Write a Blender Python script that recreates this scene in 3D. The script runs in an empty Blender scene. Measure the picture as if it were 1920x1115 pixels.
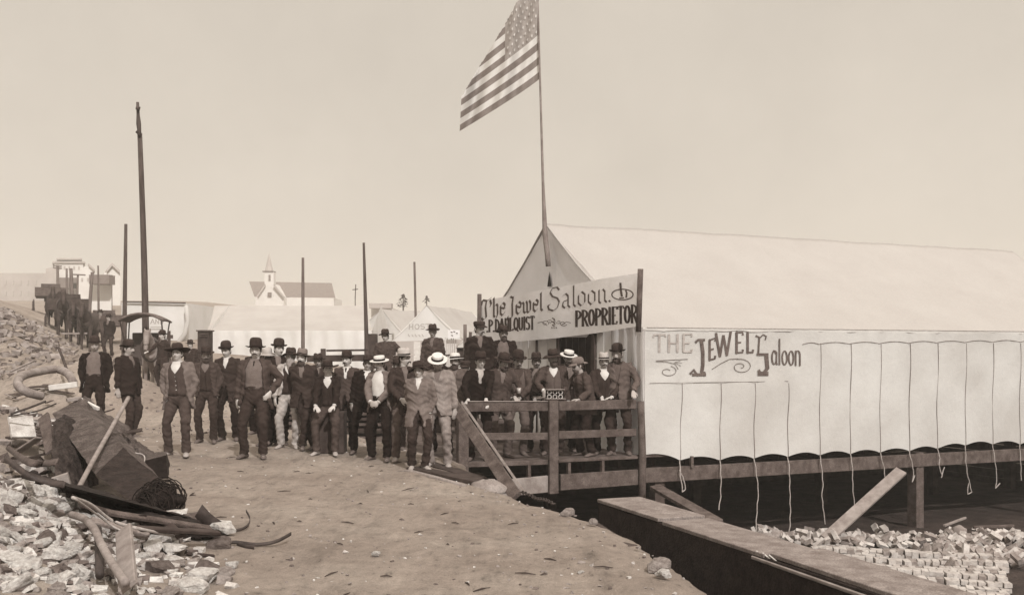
import bpy, math, random
import numpy as np
from mathutils import Vector, Matrix, noise

R = math.radians
random.seed(7)
SC = bpy.context.scene
COL = SC.collection

# ------------------------------------------------------------ camera
F, HZ, CZ = 1900.0, 655.0, 1.62
cam_data = bpy.data.cameras.new('camera')
cam = bpy.data.objects.new('camera', cam_data)
COL.objects.link(cam)
cam.location = (0, 0, CZ)
cam.rotation_euler = (R(90), 0, 0)
cam_data.sensor_width = 36
cam_data.lens = 36 * F / 1920
cam_data.shift_y = (HZ - 557.5) / 1920
cam_data.clip_end = 3000
SC.camera = cam

# ------------------------------------------------------------ sky, sun, exposure
SUN_EL, SUN_AZ = R(37), math.atan2(0.34, -0.94)     # azimuth measured from +Y towards +X
SKY_STRENGTH = 0.0935
world = bpy.data.worlds.new('World')
SC.world = world
world.use_nodes = True
wn = world.node_tree
wn.nodes.clear()
w_out = wn.nodes.new('ShaderNodeOutputWorld')
w_bg = wn.nodes.new('ShaderNodeBackground')
w_sky = wn.nodes.new('ShaderNodeTexSky')
w_sky.sky_type = 'NISHITA'
w_sky.sun_disc = False
w_sky.sun_elevation = SUN_EL
w_sky.sun_rotation = SUN_AZ
w_bw = wn.nodes.new('ShaderNodeRGBToBW')
w_map = wn.nodes.new('ShaderNodeMapRange')
w_map.inputs['From Min'].default_value = 0.0
w_map.inputs['From Max'].default_value = 16.0
w_map.inputs['To Min'].default_value = 5.6
w_map.inputs['To Max'].default_value = 7.6
w_co = wn.nodes.new('ShaderNodeTexCoord')
w_no = wn.nodes.new('ShaderNodeTexNoise')
w_no.inputs['Scale'].default_value = 3.4
w_no.inputs['Detail'].default_value = 6
w_no.inputs['Roughness'].default_value = 0.62
w_nr = wn.nodes.new('ShaderNodeMapRange')
w_nr.inputs['From Min'].default_value = 0.3
w_nr.inputs['From Max'].default_value = 0.7
w_nr.inputs['To Min'].default_value = 0.925
w_nr.inputs['To Max'].default_value = 1.06
w_mul = wn.nodes.new('ShaderNodeMath'); w_mul.operation = 'MULTIPLY'
w_tint = wn.nodes.new('ShaderNodeVectorMath'); w_tint.operation = 'SCALE'
w_tint.inputs[0].default_value = (1.05, 0.945, 0.815)
wn.links.new(w_sky.outputs[0], w_bw.inputs[0])
wn.links.new(w_bw.outputs[0], w_map.inputs['Value'])
wn.links.new(w_co.outputs['Generated'], w_no.inputs['Vector'])
wn.links.new(w_no.outputs['Fac'], w_nr.inputs['Value'])
wn.links.new(w_map.outputs[0], w_mul.inputs[0])
wn.links.new(w_nr.outputs[0], w_mul.inputs[1])
# sky brightened overhead, out of view, added to lift the shaded sides
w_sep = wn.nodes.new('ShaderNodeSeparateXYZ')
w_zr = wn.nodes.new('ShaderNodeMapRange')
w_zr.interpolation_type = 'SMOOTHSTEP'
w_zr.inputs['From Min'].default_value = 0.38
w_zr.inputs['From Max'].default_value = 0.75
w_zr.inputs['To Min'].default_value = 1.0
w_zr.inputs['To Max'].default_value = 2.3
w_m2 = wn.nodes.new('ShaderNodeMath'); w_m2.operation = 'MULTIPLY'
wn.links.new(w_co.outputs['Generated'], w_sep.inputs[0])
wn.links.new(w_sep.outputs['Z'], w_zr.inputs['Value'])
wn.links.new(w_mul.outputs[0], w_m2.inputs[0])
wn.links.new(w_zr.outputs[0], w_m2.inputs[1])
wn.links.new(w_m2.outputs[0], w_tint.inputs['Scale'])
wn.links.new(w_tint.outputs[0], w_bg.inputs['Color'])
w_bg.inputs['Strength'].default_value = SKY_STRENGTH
wn.links.new(w_bg.outputs[0], w_out.inputs['Surface'])

sun_data = bpy.data.lights.new('sun', 'SUN')
sun_data.energy = 3.55
sun_data.angle = R(0.6)
sun_data.color = (1.0, 0.975, 0.94)
sun = bpy.data.objects.new('sun', sun_data)
COL.objects.link(sun)
sd = Vector((math.sin(SUN_AZ) * math.cos(SUN_EL), math.cos(SUN_AZ) * math.cos(SUN_EL), math.sin(SUN_EL)))
sun.rotation_euler = sd.to_track_quat('Z', 'Y').to_euler()
sun.location = sd * 60

SC.view_settings.view_transform = 'Standard'
SC.view_settings.look = 'None'
SC.view_settings.gamma = 1
SC.view_settings.exposure = 0.16
SC.view_settings.use_curve_mapping = False

# ------------------------------------------------------------ measuring helpers
def pt(px, py, Y):
    """world point at depth Y seen at photograph pixel (px, py)"""
    return Vector(((px - 960) / F * Y, Y, CZ - (py - HZ) / F * Y))

C0 = Vector((2.19, 17.3, 0))                 # tent corner
LD = Vector((0.907, 0.420, 0)).normalized()  # along the tent's long side
PD = Vector((-0.420, 0.907, 0)).normalized() # along the tent's front, away from us

def on_plane(px, py, P, d):
    k = (px - 960) / F
    s = (k * P.y - P.x) / (d.x - k * d.y)
    q = P + d * s
    return Vector((q.x, q.y, CZ - (py - HZ) / F * q.y))

def smooth(a, b, x):
    t = min(max((x - a) / (b - a), 0), 1)
    return t * t * (3 - 2 * t)

def edge_x(Y):
    """x of the brink between the street and the sunken lots"""
    P = [(-20, 2.0), (5, 1.55), (7.08, 1.27), (8.97, 1.04), (10.2, .80), (12.2, .06), (13.7, -.43), (16.0, -.8), (22.3, -3.75), (24, -3.9), (400, -3.9)]
    for (a, xa), (b, xb) in zip(P, P[1:]):
        if Y <= b:
            t = (Y - a) / (b - a)
            return xa + (xb - xa) * t
    return P[-1][1]

def bump2(x, y, cx, cy, sx, sy, h):
    return h * math.exp(-((x - cx) / sx) ** 2 - ((y - cy) / sy) ** 2)

def street_z(x, y):
    k = x / max(y, 1)
    sl = .070 + (.030 - .070) * smooth(-.33, -.08, k)
    z = 0.0
    if y > 20:
        yy = min(y, 150) - 20
        z += sl * yy * (yy / (yy + 2.5))
        if y > 150:
            z += .02 * (min(y, 420) - 150)
    d = edge_x(y) - x
    if d < 8:
        z -= .15 * math.exp(-max(d, 0) / 2.0) * smooth(8, 12, y) * (1 - smooth(22, 28, y))
    z += .022 * noise.noise(Vector((x * .5, y * .5, 0))) + .012 * noise.noise(Vector((x * 1.9, y * 1.9, 3)))
    z += .006 * noise.noise(Vector((x * 7, y * 7, 3)))
    if 4 < y < 26:                     # wheel ruts running up the street, and trodden hollows
        a = x * .94 + y * .35 + .25 * noise.noise(Vector((y * .25, 0, 11)))
        for c, dp in ((-.2, .034), (1.25, .03), (2.1, .022), (.55, .02), (3.0, .03)):
            z -= dp * math.exp(-((a - c) / .09) ** 2) * (.4 + .9 * abs(noise.noise(Vector((y * .6, c, 2)))))
            z += dp * .45 * math.exp(-((a - c - .17) / .07) ** 2)
        z += .024 * noise.noise(Vector((x * 3.3, y * 2.4, 7)))
    # earth thrown up on the far left
    z += bump2(x, y, -10.6, 24.5, 2.3, 1.8, 1.15) * (1 + .12 * noise.noise(Vector((x * 1.5, y * 1.5, 8))))
    if k < -.38 and y > 20:
        z += 2.0 * smooth(-.40, -.52, k) * smooth(24, 34, y) * (1 - smooth(60, 90, y))
    # debris heaps near the camera
    z += bump2(x, y, -4.6, 7.6, 1.35, 1.7, .66)
    z += bump2(x, y, -7.4, 13.6, 1.6, 2.2, .85)
    return z

def pit_z(x, y):
    s = (Vector((x, y, 0)) - C0).dot(PD)
    f = -1.92 + .05 * noise.noise(Vector((x * 1.2, y * 1.2, 5))) + .02 * noise.noise(Vector((x * 5, y * 5, 5)))
    g = street_z(x, y)
    t = smooth(7.5, 10.5, s)
    return f + (g - f) * t

def ground_y(px, py, y0=5):
    """depth at which the street is met through pixel (px, py)"""
    y = y0
    while y < 200:
        p = pt(px, py, y)
        if p.z <= street_z(p.x, p.y):
            return y
        y += .03
    return 200

# ------------------------------------------------------------ materials
def tone(v):
    """a sepia plate's colour for a reflectance v"""
    w = min(max(v, 0), 1) ** .25
    return (v * 1.03, v * min(.45 + .62 * w, 1.0), v * (.30 + .74 * w), 1)

def new_mat(name):
    m = bpy.data.materials.new(name)
    m.use_nodes = True
    nt = m.node_tree
    b = nt.nodes['Principled BSDF']
    b.inputs['Specular IOR Level'].default_value = .25
    return m, nt, b

def mat(name, lo, hi, scale=6, rough=.9, bump=.3, bscale=None, stretch=(1, 1, 1), detail=6, spec=.2, bdist=.01, fine=0.0, fscale=180, trans=0):
    m, nt, b = new_mat(name)
    N, L = nt.nodes, nt.links
    co = N.new('ShaderNodeTexCoord')
    mp = N.new('ShaderNodeMapping')
    mp.inputs['Scale'].default_value = stretch
    L.new(co.outputs['Object'], mp.inputs['Vector'])
    n1 = N.new('ShaderNodeTexNoise')
    n1.inputs['Scale'].default_value = scale
    n1.inputs['Detail'].default_value = detail
    n1.inputs['Roughness'].default_value = .6
    L.new(mp.outputs[0], n1.inputs['Vector'])
    cr = N.new('ShaderNodeValToRGB')
    cr.color_ramp.elements[0].position = .32
    cr.color_ramp.elements[1].position = .68
    cr.color_ramp.elements[0].color = tone(lo)
    cr.color_ramp.elements[1].color = tone(hi)
    L.new(n1.outputs['Fac'], cr.inputs[0])
    colour = cr.outputs[0]
    if fine:
        n3 = N.new('ShaderNodeTexNoise')
        n3.inputs['Scale'].default_value = fscale
        n3.inputs['Detail'].default_value = 2
        L.new(co.outputs['Object'], n3.inputs['Vector'])
        mr = N.new('ShaderNodeMapRange')
        mr.inputs['From Min'].default_value = .3
        mr.inputs['From Max'].default_value = .7
        mr.inputs['To Min'].default_value = 1 - fine
        mr.inputs['To Max'].default_value = 1 + fine
        L.new(n3.outputs['Fac'], mr.inputs['Value'])
        vm = N.new('ShaderNodeVectorMath'); vm.operation = 'SCALE'
        L.new(colour, vm.inputs[0]); L.new(mr.outputs[0], vm.inputs['Scale'])
        colour = vm.outputs[0]
    L.new(colour, b.inputs['Base Color'])
    b.inputs['Roughness'].default_value = rough
    b.inputs['Specular IOR Level'].default_value = spec
    if bump:
        n2 = N.new('ShaderNodeTexNoise')
        n2.inputs['Scale'].default_value = bscale or scale * 3
        n2.inputs['Detail'].default_value = 5
        n2.inputs['Roughness'].default_value = .65
        L.new(mp.outputs[0], n2.inputs['Vector'])
        bp = N.new('ShaderNodeBump')
        bp.inputs['Strength'].default_value = bump
        bp.inputs['Distance'].default_value = bdist
        L.new(n2.outputs['Fac'], bp.inputs['Height'])
        L.new(bp.outputs[0], b.inputs['Normal'])
    if trans:
        tr = N.new('ShaderNodeBsdfTranslucent')
        mx = N.new('ShaderNodeMixShader'); mx.inputs[0].default_value = trans
        L.new(colour, tr.inputs['Color'])
        if bump: L.new(bp.outputs[0], tr.inputs['Normal'])
        L.new(b.outputs[0], mx.inputs[1]); L.new(tr.outputs[0], mx.inputs[2])
        L.new(mx.outputs[0], N['Material Output'].inputs['Surface'])
    return m

def cloth_mat(name, v, k=.2):
    return mat(name, v * (1 - k), v * (1 + k), scale=9, bump=.75, bscale=16, stretch=(1, 1, .8), bdist=.02, fine=.16, fscale=130, spec=.08)

M = {}
M['dirt'] = None
M['plank'] = mat('weathered_plank', .05, .12, scale=7, stretch=(1, 1, 1), bump=.7, bscale=45, fine=.30, fscale=70)
M['plank_dark'] = mat('dark_plank', .025, .065, scale=5, bump=.5, bscale=30, fine=.15)
M['plank_light'] = mat('pale_plank', .16, .28, scale=6, bump=.5, bscale=30, fine=.12)
M['pole'] = mat('pole_wood', .035, .085, scale=5, stretch=(3, 3, .4), bump=.4, bscale=20, fine=.1)
M['pole_far'] = mat('pole_wood_grey', .07, .15, scale=5, stretch=(3, 3, .4), bump=.3)
M['canvas'] = mat('tent_canvas', .53, .65, scale=.8, bump=.35, bscale=9, fine=.05, fscale=60, spec=.05, bdist=.03, trans=.28)
M['canvas_roof'] = mat('roof_canvas', .45, .48, scale=1.1, bump=.3, bscale=6, spec=.05, bdist=.03, fine=.05, fscale=40, trans=.28)
M['canvas_far_roof'] = mat('distant_roof_canvas', .44, .50, scale=1.1, bump=.3, bscale=6, spec=.05, trans=.28)
M['canvas_far'] = mat('distant_canvas', .62, .72, scale=1.0, bump=.2, bscale=5, spec=.05, trans=.28)
M['canvas_worn'] = mat('worn_canvas', .50, .62, scale=1.0, bump=.2, bscale=5, spec=.05, trans=.28)
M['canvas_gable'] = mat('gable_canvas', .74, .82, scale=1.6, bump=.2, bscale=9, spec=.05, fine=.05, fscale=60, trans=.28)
M['board_wall'] = mat('whitewashed_board', .56, .70, scale=2.2, stretch=(1, 1, .5), bump=.3, bscale=12, fine=.06)
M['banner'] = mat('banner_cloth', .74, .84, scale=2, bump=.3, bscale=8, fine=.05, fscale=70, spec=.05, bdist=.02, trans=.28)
M['paint_dark'] = mat('dark_lettering', .03, .07, scale=12, bump=0, fine=.25, fscale=50)
M['paint_mid'] = mat('brown_lettering', .07, .12, scale=12, bump=0, fine=.25, fscale=50)
M['paint_faint'] = mat('faded_lettering', .26, .40, scale=9, bump=0, fine=.2, fscale=40)
M['paint_far'] = mat('distant_lettering', .30, .40, scale=9, bump=0)
M['rope'] = mat('hemp_rope', .24, .40, scale=30, bump=.5, bscale=80)
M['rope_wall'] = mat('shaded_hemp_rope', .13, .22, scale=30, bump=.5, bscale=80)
M['stone'] = mat('pale_rubble', .30, .58, scale=5, bump=.8, bscale=14, fine=.12, fscale=60, bdist=.03)
M['stone_mid'] = mat('grey_rubble', .15, .30, scale=5, bump=.8, bscale=14, fine=.15, fscale=60, bdist=.03)
M['stone_dark'] = mat('burnt_rubble', .07, .15, scale=5, bump=.8, bscale=14, fine=.15, fscale=60, bdist=.03)
M['plank_grey'] = mat('grey_weathered_plank', .13, .24, scale=7, bump=.7, bscale=45, fine=.30, fscale=70)
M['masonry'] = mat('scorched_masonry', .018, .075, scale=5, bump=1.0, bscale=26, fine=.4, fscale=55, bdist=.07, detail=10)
M['masonry_face'] = mat('charred_shaded_timber', .012, .034, scale=9, bump=.9, bscale=40, fine=.35, fscale=60, bdist=.02)  # char, plus the shade of unlit faces put into the colour
M['masonry_top'] = mat('dusty_sunlit_timber', .05, .15, scale=7, bump=1.0, bscale=30, fine=.4, fscale=60, bdist=.06, detail=10)  # dust, plus sunlight on upper faces put into the colour
M['iron'] = mat('rusty_iron', .02, .055, scale=9, rough=.7, bump=.4, fine=.2, fscale=60, spec=.4)
M['iron_dusty'] = mat('dusty_pipe', .14, .27, scale=6, rough=.75, bump=.4, fine=.15, fscale=60, spec=.3)
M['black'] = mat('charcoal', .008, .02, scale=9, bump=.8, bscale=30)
M['brick'] = mat('cleaned_brick', .28, .46, scale=8, bump=.5, bscale=30, fine=.12, fscale=50)
M['brick_worn'] = mat('sooty_brick', .14, .28, scale=8, bump=.5, bscale=30, fine=.15, fscale=50)
M['glass'] = mat('thick_glass', .25, .45, scale=8, rough=.2, bump=0, spec=.8)
M['shingle'] = mat('shingle_roof', .13, .19, scale=3, bump=.3)
M['far_wall'] = mat('pale_far_wall', .50, .58, scale=.4, bump=0)
M['far_mid'] = mat('grey_far_wall', .30, .38, scale=.4, bump=0)  # lightened so the colour itself fades like haze
M['far_dark'] = mat('dark_far_wall', .12, .18, scale=.8, bump=0)  # dark tone raised to stand in for distance haze
M['leaf'] = mat('fir_foliage', .04, .08, scale=5, bump=.3)
M['horse_dark'] = mat('dark_horse_coat', .03, .07, scale=5, bump=.2)
M['horse_tan'] = mat('tan_horse_coat', .14, .26, scale=5, bump=.2)
M['leather'] = mat('carriage_leather', .03, .06, scale=8, bump=.3, spec=.35, rough=.6)
M['flag_red'] = mat('flag_dark_stripe', .20, .26, scale=7, bump=.2, spec=.05, trans=.35)
M['flag_white'] = mat('flag_light_stripe', .62, .70, scale=7, bump=.2, spec=.05, trans=.35)
M['flag_blue'] = mat('flag_canton', .30, .40, scale=9, bump=.2, spec=.05, trans=.35)
M['flag_star'] = mat('flag_star', .52, .6, scale=9, bump=0, spec=.05)
M['skin'] = mat('fair_skin', .36, .47, scale=14, bump=.15, spec=.25, rough=.6)  # lighter of the two skin colours
M['skin_tan'] = mat('weathered_skin', .26, .36, scale=14, bump=.15, spec=.25, rough=.6)
M['hair_dark'] = mat('dark_hair', .02, .045, scale=40, bump=.6, bscale=120)
M['hair_brown'] = mat('brown_hair', .04, .085, scale=40, bump=.8, bscale=110)
M['hair_grey'] = mat('grey_hair', .20, .32, scale=30, bump=.6, bscale=100)
M['eye'] = mat('eye', .012, .02, scale=8, bump=0, rough=.3, spec=.5)
M['linen'] = mat('white_linen', .44, .55, scale=9, bump=.4, bscale=20, spec=.1)
M['straw'] = mat('straw', .45, .60, scale=40, bump=.5, bscale=90, spec=.1)
M['felt_light'] = mat('light_felt', .30, .40, scale=9, bump=.3, spec=.05)
M['felt_grey'] = mat('grey_felt', .11, .17, scale=9, bump=.3, spec=.05)
M['felt_dark'] = mat('dark_felt', .022, .045, scale=9, bump=.3, spec=.08)
M['boot_dark'] = mat('dusty_boot', .06, .12, scale=12, bump=.4, spec=.25, rough=.7)
M['boot_light'] = mat('pale_boot', .22, .34, scale=12, bump=.4, spec=.2, rough=.7)
for nm, v in (('c03', .013), ('c04', .020), ('c06', .034), ('c09', .056), ('c13', .09), ('c18', .135), ('c25', .20), ('c36', .34)):
    M[nm] = cloth_mat('wool_' + nm if 0 else {'c03': 'black_wool', 'c04': 'dark_wool', 'c06': 'charcoal_wool', 'c09': 'brown_wool', 'c13': 'drab_wool', 'c18': 'grey_wool', 'c25': 'light_grey_wool', 'c36': 'pale_cotton'}[nm], v)

# ------------------------------------------------------------ mesh builder
class MB:
    def __init__(s):
        s.v, s.f, s.mi = [], [], []
    def add(s, vs, fs, mi=0):
        o = len(s.v)
        s.v += [tuple(v) for v in vs]
        s.f += [tuple(i + o for i in f) for f in fs]
        s.mi += [mi] * len(fs)
    def ring_loft(s, rings, cap=True, closed=True, mi=0):
        n = len(rings[0]); vs = [p for r in rings for p in r]; fs = []
        for i in range(len(rings) - 1):
            for j in range(n if closed else n - 1):
                a, b = i * n + j, i * n + (j + 1) % n
                fs.append((a, b, b + n, a + n))
        if cap:
            fs.append(tuple(reversed(range(n))))
            fs.append(tuple((len(rings) - 1) * n + j for j in range(n)))
        s.add(vs, fs, mi)
    def tube(s, path, rad, side=None, n=10, mi=0, cap=True):
        path = [Vector(p) for p in path]
        rings = []
        for i, p in enumerate(path):
            a = path[max(i - 1, 0)]; b = path[min(i + 1, len(path) - 1)]
            t = (b - a).normalized()
            if side is None:
                ref = Vector((1, 0, 0)) if abs(t.x) < .9 else Vector((0, 1, 0))
            else:
                ref = Vector(side)
            u = (ref - t * ref.dot(t)).normalized()
            w = t.cross(u)
            r = rad[i] if isinstance(rad, list) else rad
            ra, rb = (r if isinstance(r, (list, tuple)) else (r, r))
            rings.append([p + u * (ra * math.cos(2 * math.pi * j / n)) + w * (rb * math.sin(2 * math.pi * j / n)) for j in range(n)])
        s.ring_loft(rings, cap=cap, mi=mi)
    def box(s, c, size, rot=None, mi=0, jit=0):
        c = Vector(c); m = rot or Matrix.Identity(3)
        vs = []
        for dx, dy, dz in ((-1, -1, -1), (1, -1, -1), (1, 1, -1), (-1, 1, -1), (-1, -1, 1), (1, -1, 1), (1, 1, 1), (-1, 1, 1)):
            q = Vector((dx * size[0] / 2, dy * size[1] / 2, dz * size[2] / 2))
            if jit: q += Vector((random.uniform(-jit, jit), random.uniform(-jit, jit), random.uniform(-jit, jit)))
            vs.append(c + m @ q)
        s.add(vs, [(0, 3, 2, 1), (4, 5, 6, 7), (0, 1, 5, 4), (1, 2, 6, 5), (2, 3, 7, 6), (3, 0, 4, 7)], mi)
    def bar(s, a, b, w, h, up=(0, 0, 1), mi=0):
        """a rectangular bar from a to b; h is measured along up"""
        a, b = Vector(a), Vector(b); t = (b - a).normalized()
        up = Vector(up); u = (up - t * up.dot(t)).normalized(); x = t.cross(u)
        m = Matrix((x, t, u)).transposed()
        s.box((a + b) / 2, (w, (b - a).length, h), m, mi)
    def cyl(s, a, b, r0, r1=None, n=12, mi=0):
        s.tube([a, b], [(r0, r0), (r1 if r1 is not None else r0,) * 2], n=n, mi=mi)
    def mesh(s, name, mats, smooth_=False):
        me = bpy.data.meshes.new(name)
        me.from_pydata(s.v, [], s.f)
        for m in (mats if isinstance(mats, (list, tuple)) else [mats]):
            me.materials.append(m)
        if any(s.mi):
            me.polygons.foreach_set('material_index', s.mi)
        if smooth_:
            me.polygons.foreach_set('use_smooth', [True] * len(me.polygons))
        me.update()
        return me
    def obj(s, name, mats, parent=None, smooth_=False, loc=None):
        """link as one object; a top-level object's origin is moved to its base"""
        me = s.mesh(name, mats, smooth_)
        o = bpy.data.objects.new(name, me)
        COL.objects.link(o)
        if parent: o.parent = parent
        elif loc is not None:
            me.transform(Matrix.Translation(-Vector(loc))); o.location = loc
        elif len(s.v):
            a = np.array(s.v); c = a.mean(0); c[2] = a[:, 2].min(); c = [float(q) for q in c]
            me.transform(Matrix.Translation(-Vector(c))); o.location = c
        return o

def tag(o, label=None, cat=None, group=None, kind=None):
    if label: o['label'] = label
    if cat: o['category'] = cat
    if group: o['group'] = group
    if kind: o['kind'] = kind
    return o

def empty(name, loc, label, cat, group=None, rz=0):
    o = bpy.data.objects.new(name, None)
    o.location = loc; o.rotation_euler = (0, 0, rz); o.empty_display_size = .2
    COL.objects.link(o)
    return tag(o, label, cat, group)

def bevel(o, w=.008, seg=2):
    m = o.modifiers.new('bevel', 'BEVEL'); m.width = w; m.segments = seg; m.limit_method = 'ANGLE'; m.angle_limit = R(40)
    return o

# remeshing: queued and baked all at once (one continuous surface out of overlapping lofts)
QUEUE = []
def fuse(mb, name, mats, parent, voxel, wrinkle=0, it=3, seed=0):
    me = mb.mesh(name, mats, True)
    o = bpy.data.objects.new(name, me)
    COL.objects.link(o)
    if parent: o.parent = parent
    r = o.modifiers.new('r', 'REMESH'); r.mode = 'VOXEL'; r.voxel_size = voxel; r.use_smooth_shade = True
    s = o.modifiers.new('s', 'SMOOTH'); s.factor = .5; s.iterations = it
    QUEUE.append((o, mats, wrinkle, seed))
    return o

def bake_queue():
    bpy.context.view_layer.update()
    dg = bpy.context.evaluated_depsgraph_get()
    for o, mats, wrinkle, seed in QUEUE:
        ev = o.evaluated_get(dg)
        me = bpy.data.meshes.new_from_object(ev, depsgraph=dg)
        me.name = o.name
        n = len(me.vertices)
        if wrinkle and n:
            co = np.empty(n * 3, dtype=np.float32); me.vertices.foreach_get('co', co); co = co.reshape(-1, 3)
            no = np.empty(n * 3, dtype=np.float32); me.vertex_normals.foreach_get('vector', no); no = no.reshape(-1, 3)
            x, y, z = co[:, 0], co[:, 1], co[:, 2]; q = seed * 1.7
            w1 = np.sin(z * 34 + 2.2 * np.sin(x * 13 + q) + 1.8 * np.sin(y * 17 + q * 2) + 1.5 * np.sin(z * 9 + q))
            w2 = np.sin(x * 38 + z * 14 + 2.0 * np.sin(z * 11 + q) + y * 21)
            w3 = np.sin(z * 75 + 9 * x + 3 * np.sin(x * 22 + z * 6 + q))
            m1 = .5 + .5 * np.sin(z * 6.5 + x * 7 + q)
            d = wrinkle * (w1 * m1 + .7 * w2 * (1 - m1) + .35 * w3)
            co += no * d[:, None].astype(np.float32)
            me.vertices.foreach_set('co', co.ravel())
        me.polygons.foreach_set('use_smooth', [True] * len(me.polygons))
        me.update()
        old = o.data
        o.modifiers.clear()
        o.data = me
        me.materials.clear()
        for m in (mats if isinstance(mats, (list, tuple)) else [mats]): me.materials.append(m)
        bpy.data.meshes.remove(old)
    QUEUE.clear()
# ============================================================ people
def ell(c, rx, ry, n, z=None, g=0.0, ox=Vector((1, 0, 0)), oy=Vector((0, 1, 0))):
    out = []
    for j in range(n):
        a = 2 * math.pi * j / n
        out.append(Vector(c) + ox * (rx * math.sin(a)) + oy * (-ry * math.cos(a)))
    return out

def ik(a, b, l1, l2, hint):
    """middle joint of a two-bone chain a..b bent towards hint"""
    a, b = Vector(a), Vector(b)
    d = b - a; L = d.length
    if L > (l1 + l2) * .999:
        b = a + d * ((l1 + l2) * .999 / L); d = b - a; L = d.length
    t = d / L
    x = (l1 * l1 - l2 * l2 + L * L) / (2 * L)
    h = math.sqrt(max(l1 * l1 - x * x, 1e-6))
    u = Vector(hint) - t * Vector(hint).dot(t)
    return a + t * x + u.normalized() * h, b

HEAD_N, HEAD_M = 30, 22
def head_rings(o, m, jaw=1.0):
    """head, face towards -Y; o centre, m 3x3 frame"""
    rings = []
    for i in range(1, HEAD_M):
        ph = math.pi * i / HEAD_M                    # 0 top
        z = math.cos(ph); r = math.sin(ph)
        ring = []
        for j in range(HEAD_N):
            a = 2 * math.pi * j / HEAD_N
            x, y = r * math.sin(a), -r * math.cos(a)
            X, Y, Z = x * .077, y * .098, z * .122
            if z < .1:                               # the jaw narrows and comes forward
                t = (.1 - z) / 1.1
                X *= 1 - .30 * t * jaw; 
                if Y > 0: Y *= 1 - .50 * t
                else: Y *= 1 - .10 * t
                Z *= 1 - .04 * t
            fr = max(0, -math.cos(a) * -1 if 0 else math.cos(a))  # 1 facing front
            fx = X
            if Y < 0:
                for ex in (-.031, .031):             # eye sockets
                    Y += .013 * math.exp(-((fx - ex) / .018) ** 2 - ((Z - .006) / .015) ** 2)
                Y -= .007 * math.exp(-(fx / .05) ** 2 - ((Z - .030) / .012) ** 2)     # brow
                for ex in (-.042, .042):             # cheek bones
                    Y -= .006 * math.exp(-((fx - ex) / .02) ** 2 - ((Z + .028) / .018) ** 2)
                Y += .007 * math.exp(-(fx / .03) ** 2 - ((Z + .066) / .006) ** 2)     # mouth
                Y -= .006 * math.exp(-(fx / .028) ** 2 - ((Z + .055) / .007) ** 2)
                Y -= .005 * math.exp(-(fx / .026) ** 2 - ((Z + .077) / .007) ** 2)
                Y -= .010 * math.exp(-(fx / .025) ** 2 - ((Z + .103) / .014) ** 2)    # chin
            ring.append(Vector(o) + m @ Vector((X, Y, Z)))
        rings.append(ring)
    return rings

def hand(mb, w, d, n, side, curl=.35, spread=1.0):
    """five-fingered hand: wrist w, direction d, palm facing n; side = +1 puts the thumb on d x n"""
    d = Vector(d).normalized(); n = Vector(n); n = (n - d * n.dot(d)).normalized()
    l = d.cross(n) * side
    mb.tube([w - d * .02, w, w + d * .03, w + d * .065, w + d * .095, w + d * .10],
            [(.026, .020), (.028, .021), (.036, .018), (.043, .016), (.042, .014), (.034, .010)], side=l, n=12)
    for k, (off, ln, cu) in enumerate(((.033, .068, 1.0), (.011, .078, .9), (-.012, .072, 1.05), (-.033, .056, 1.2))):
        p = w + d * (.092 - abs(off) * .12) + l * off
        dd = (d + l * off * 1.8 * spread).normalized()
        pts = [p - dd * .01, p]
        ang = 0
        for s_, c_ in ((.42, .8), (.33, 1.2), (.25, 1.1)):
            ang += curl * cu * c_
            v = dd * math.cos(ang) + n * math.sin(ang)
            p = p + v * (ln * s_); pts.append(p.copy())
        mb.tube(pts, [.0095, .0100, .0092, .0085, .0070], side=l, n=8)
    p = w + d * .028 + l * .030
    v1 = (l * .75 + d * .75 + n * .25).normalized(); v2 = (l * .30 + d * .9 + n * .35).normalized()
    mb.tube([p - v1 * .012, p + v1 * .01, p + v1 * .036, p + v1 * .036 + v2 * .03, p + v1 * .036 + v2 * .05], [.013, .0145, .012, .0105, .008], side=n, n=8)

# ---- hats: profiles (radius, height) outside from brim edge up; the brim is shaped by `curl`
HATS = {
    'bowler': dict(crown=[(.096, .0), (.099, .03), (.099, .065), (.094, .095), (.080, .118), (.055, .132), (.025, .137)], brim=.147, curl=.026, droop=-.004, top=0),
    'tall_derby': dict(crown=[(.097, .0), (.101, .03), (.102, .075), (.098, .110), (.085, .134), (.058, .147), (.025, .150)], brim=.165, curl=.018, droop=-.003, top=0),
    'wide': dict(crown=[(.095, .0), (.097, .03), (.096, .07), (.090, .100), (.072, .118), (.045, .112), (.02, .104)], brim=.215, curl=.030, droop=.004, top=.3),
    'slouch': dict(crown=[(.097, .0), (.098, .03), (.096, .07), (.088, .104), (.068, .120), (.040, .110), (.02, .100)], brim=.170, curl=.014, droop=.006, top=.6),
    'floppy': dict(crown=[(.097, .0), (.100, .03), (.098, .06), (.090, .088), (.072, .105), (.045, .112), (.02, .112)], brim=.195, curl=-.040, droop=.016, top=.3),
    'boater': dict(crown=[(.094, .0), (.094, .03), (.094, .066), (.091, .073), (.070, .075), (.045, .076), (.02, .076)], brim=.168, curl=0, droop=0, top=0),
    'soft_straw': dict(crown=[(.097, .0), (.098, .04), (.096, .065), (.086, .084), (.065, .092), (.045, .094), (.02, .094)], brim=.172, curl=.006, droop=.006, top=0),
}
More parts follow.
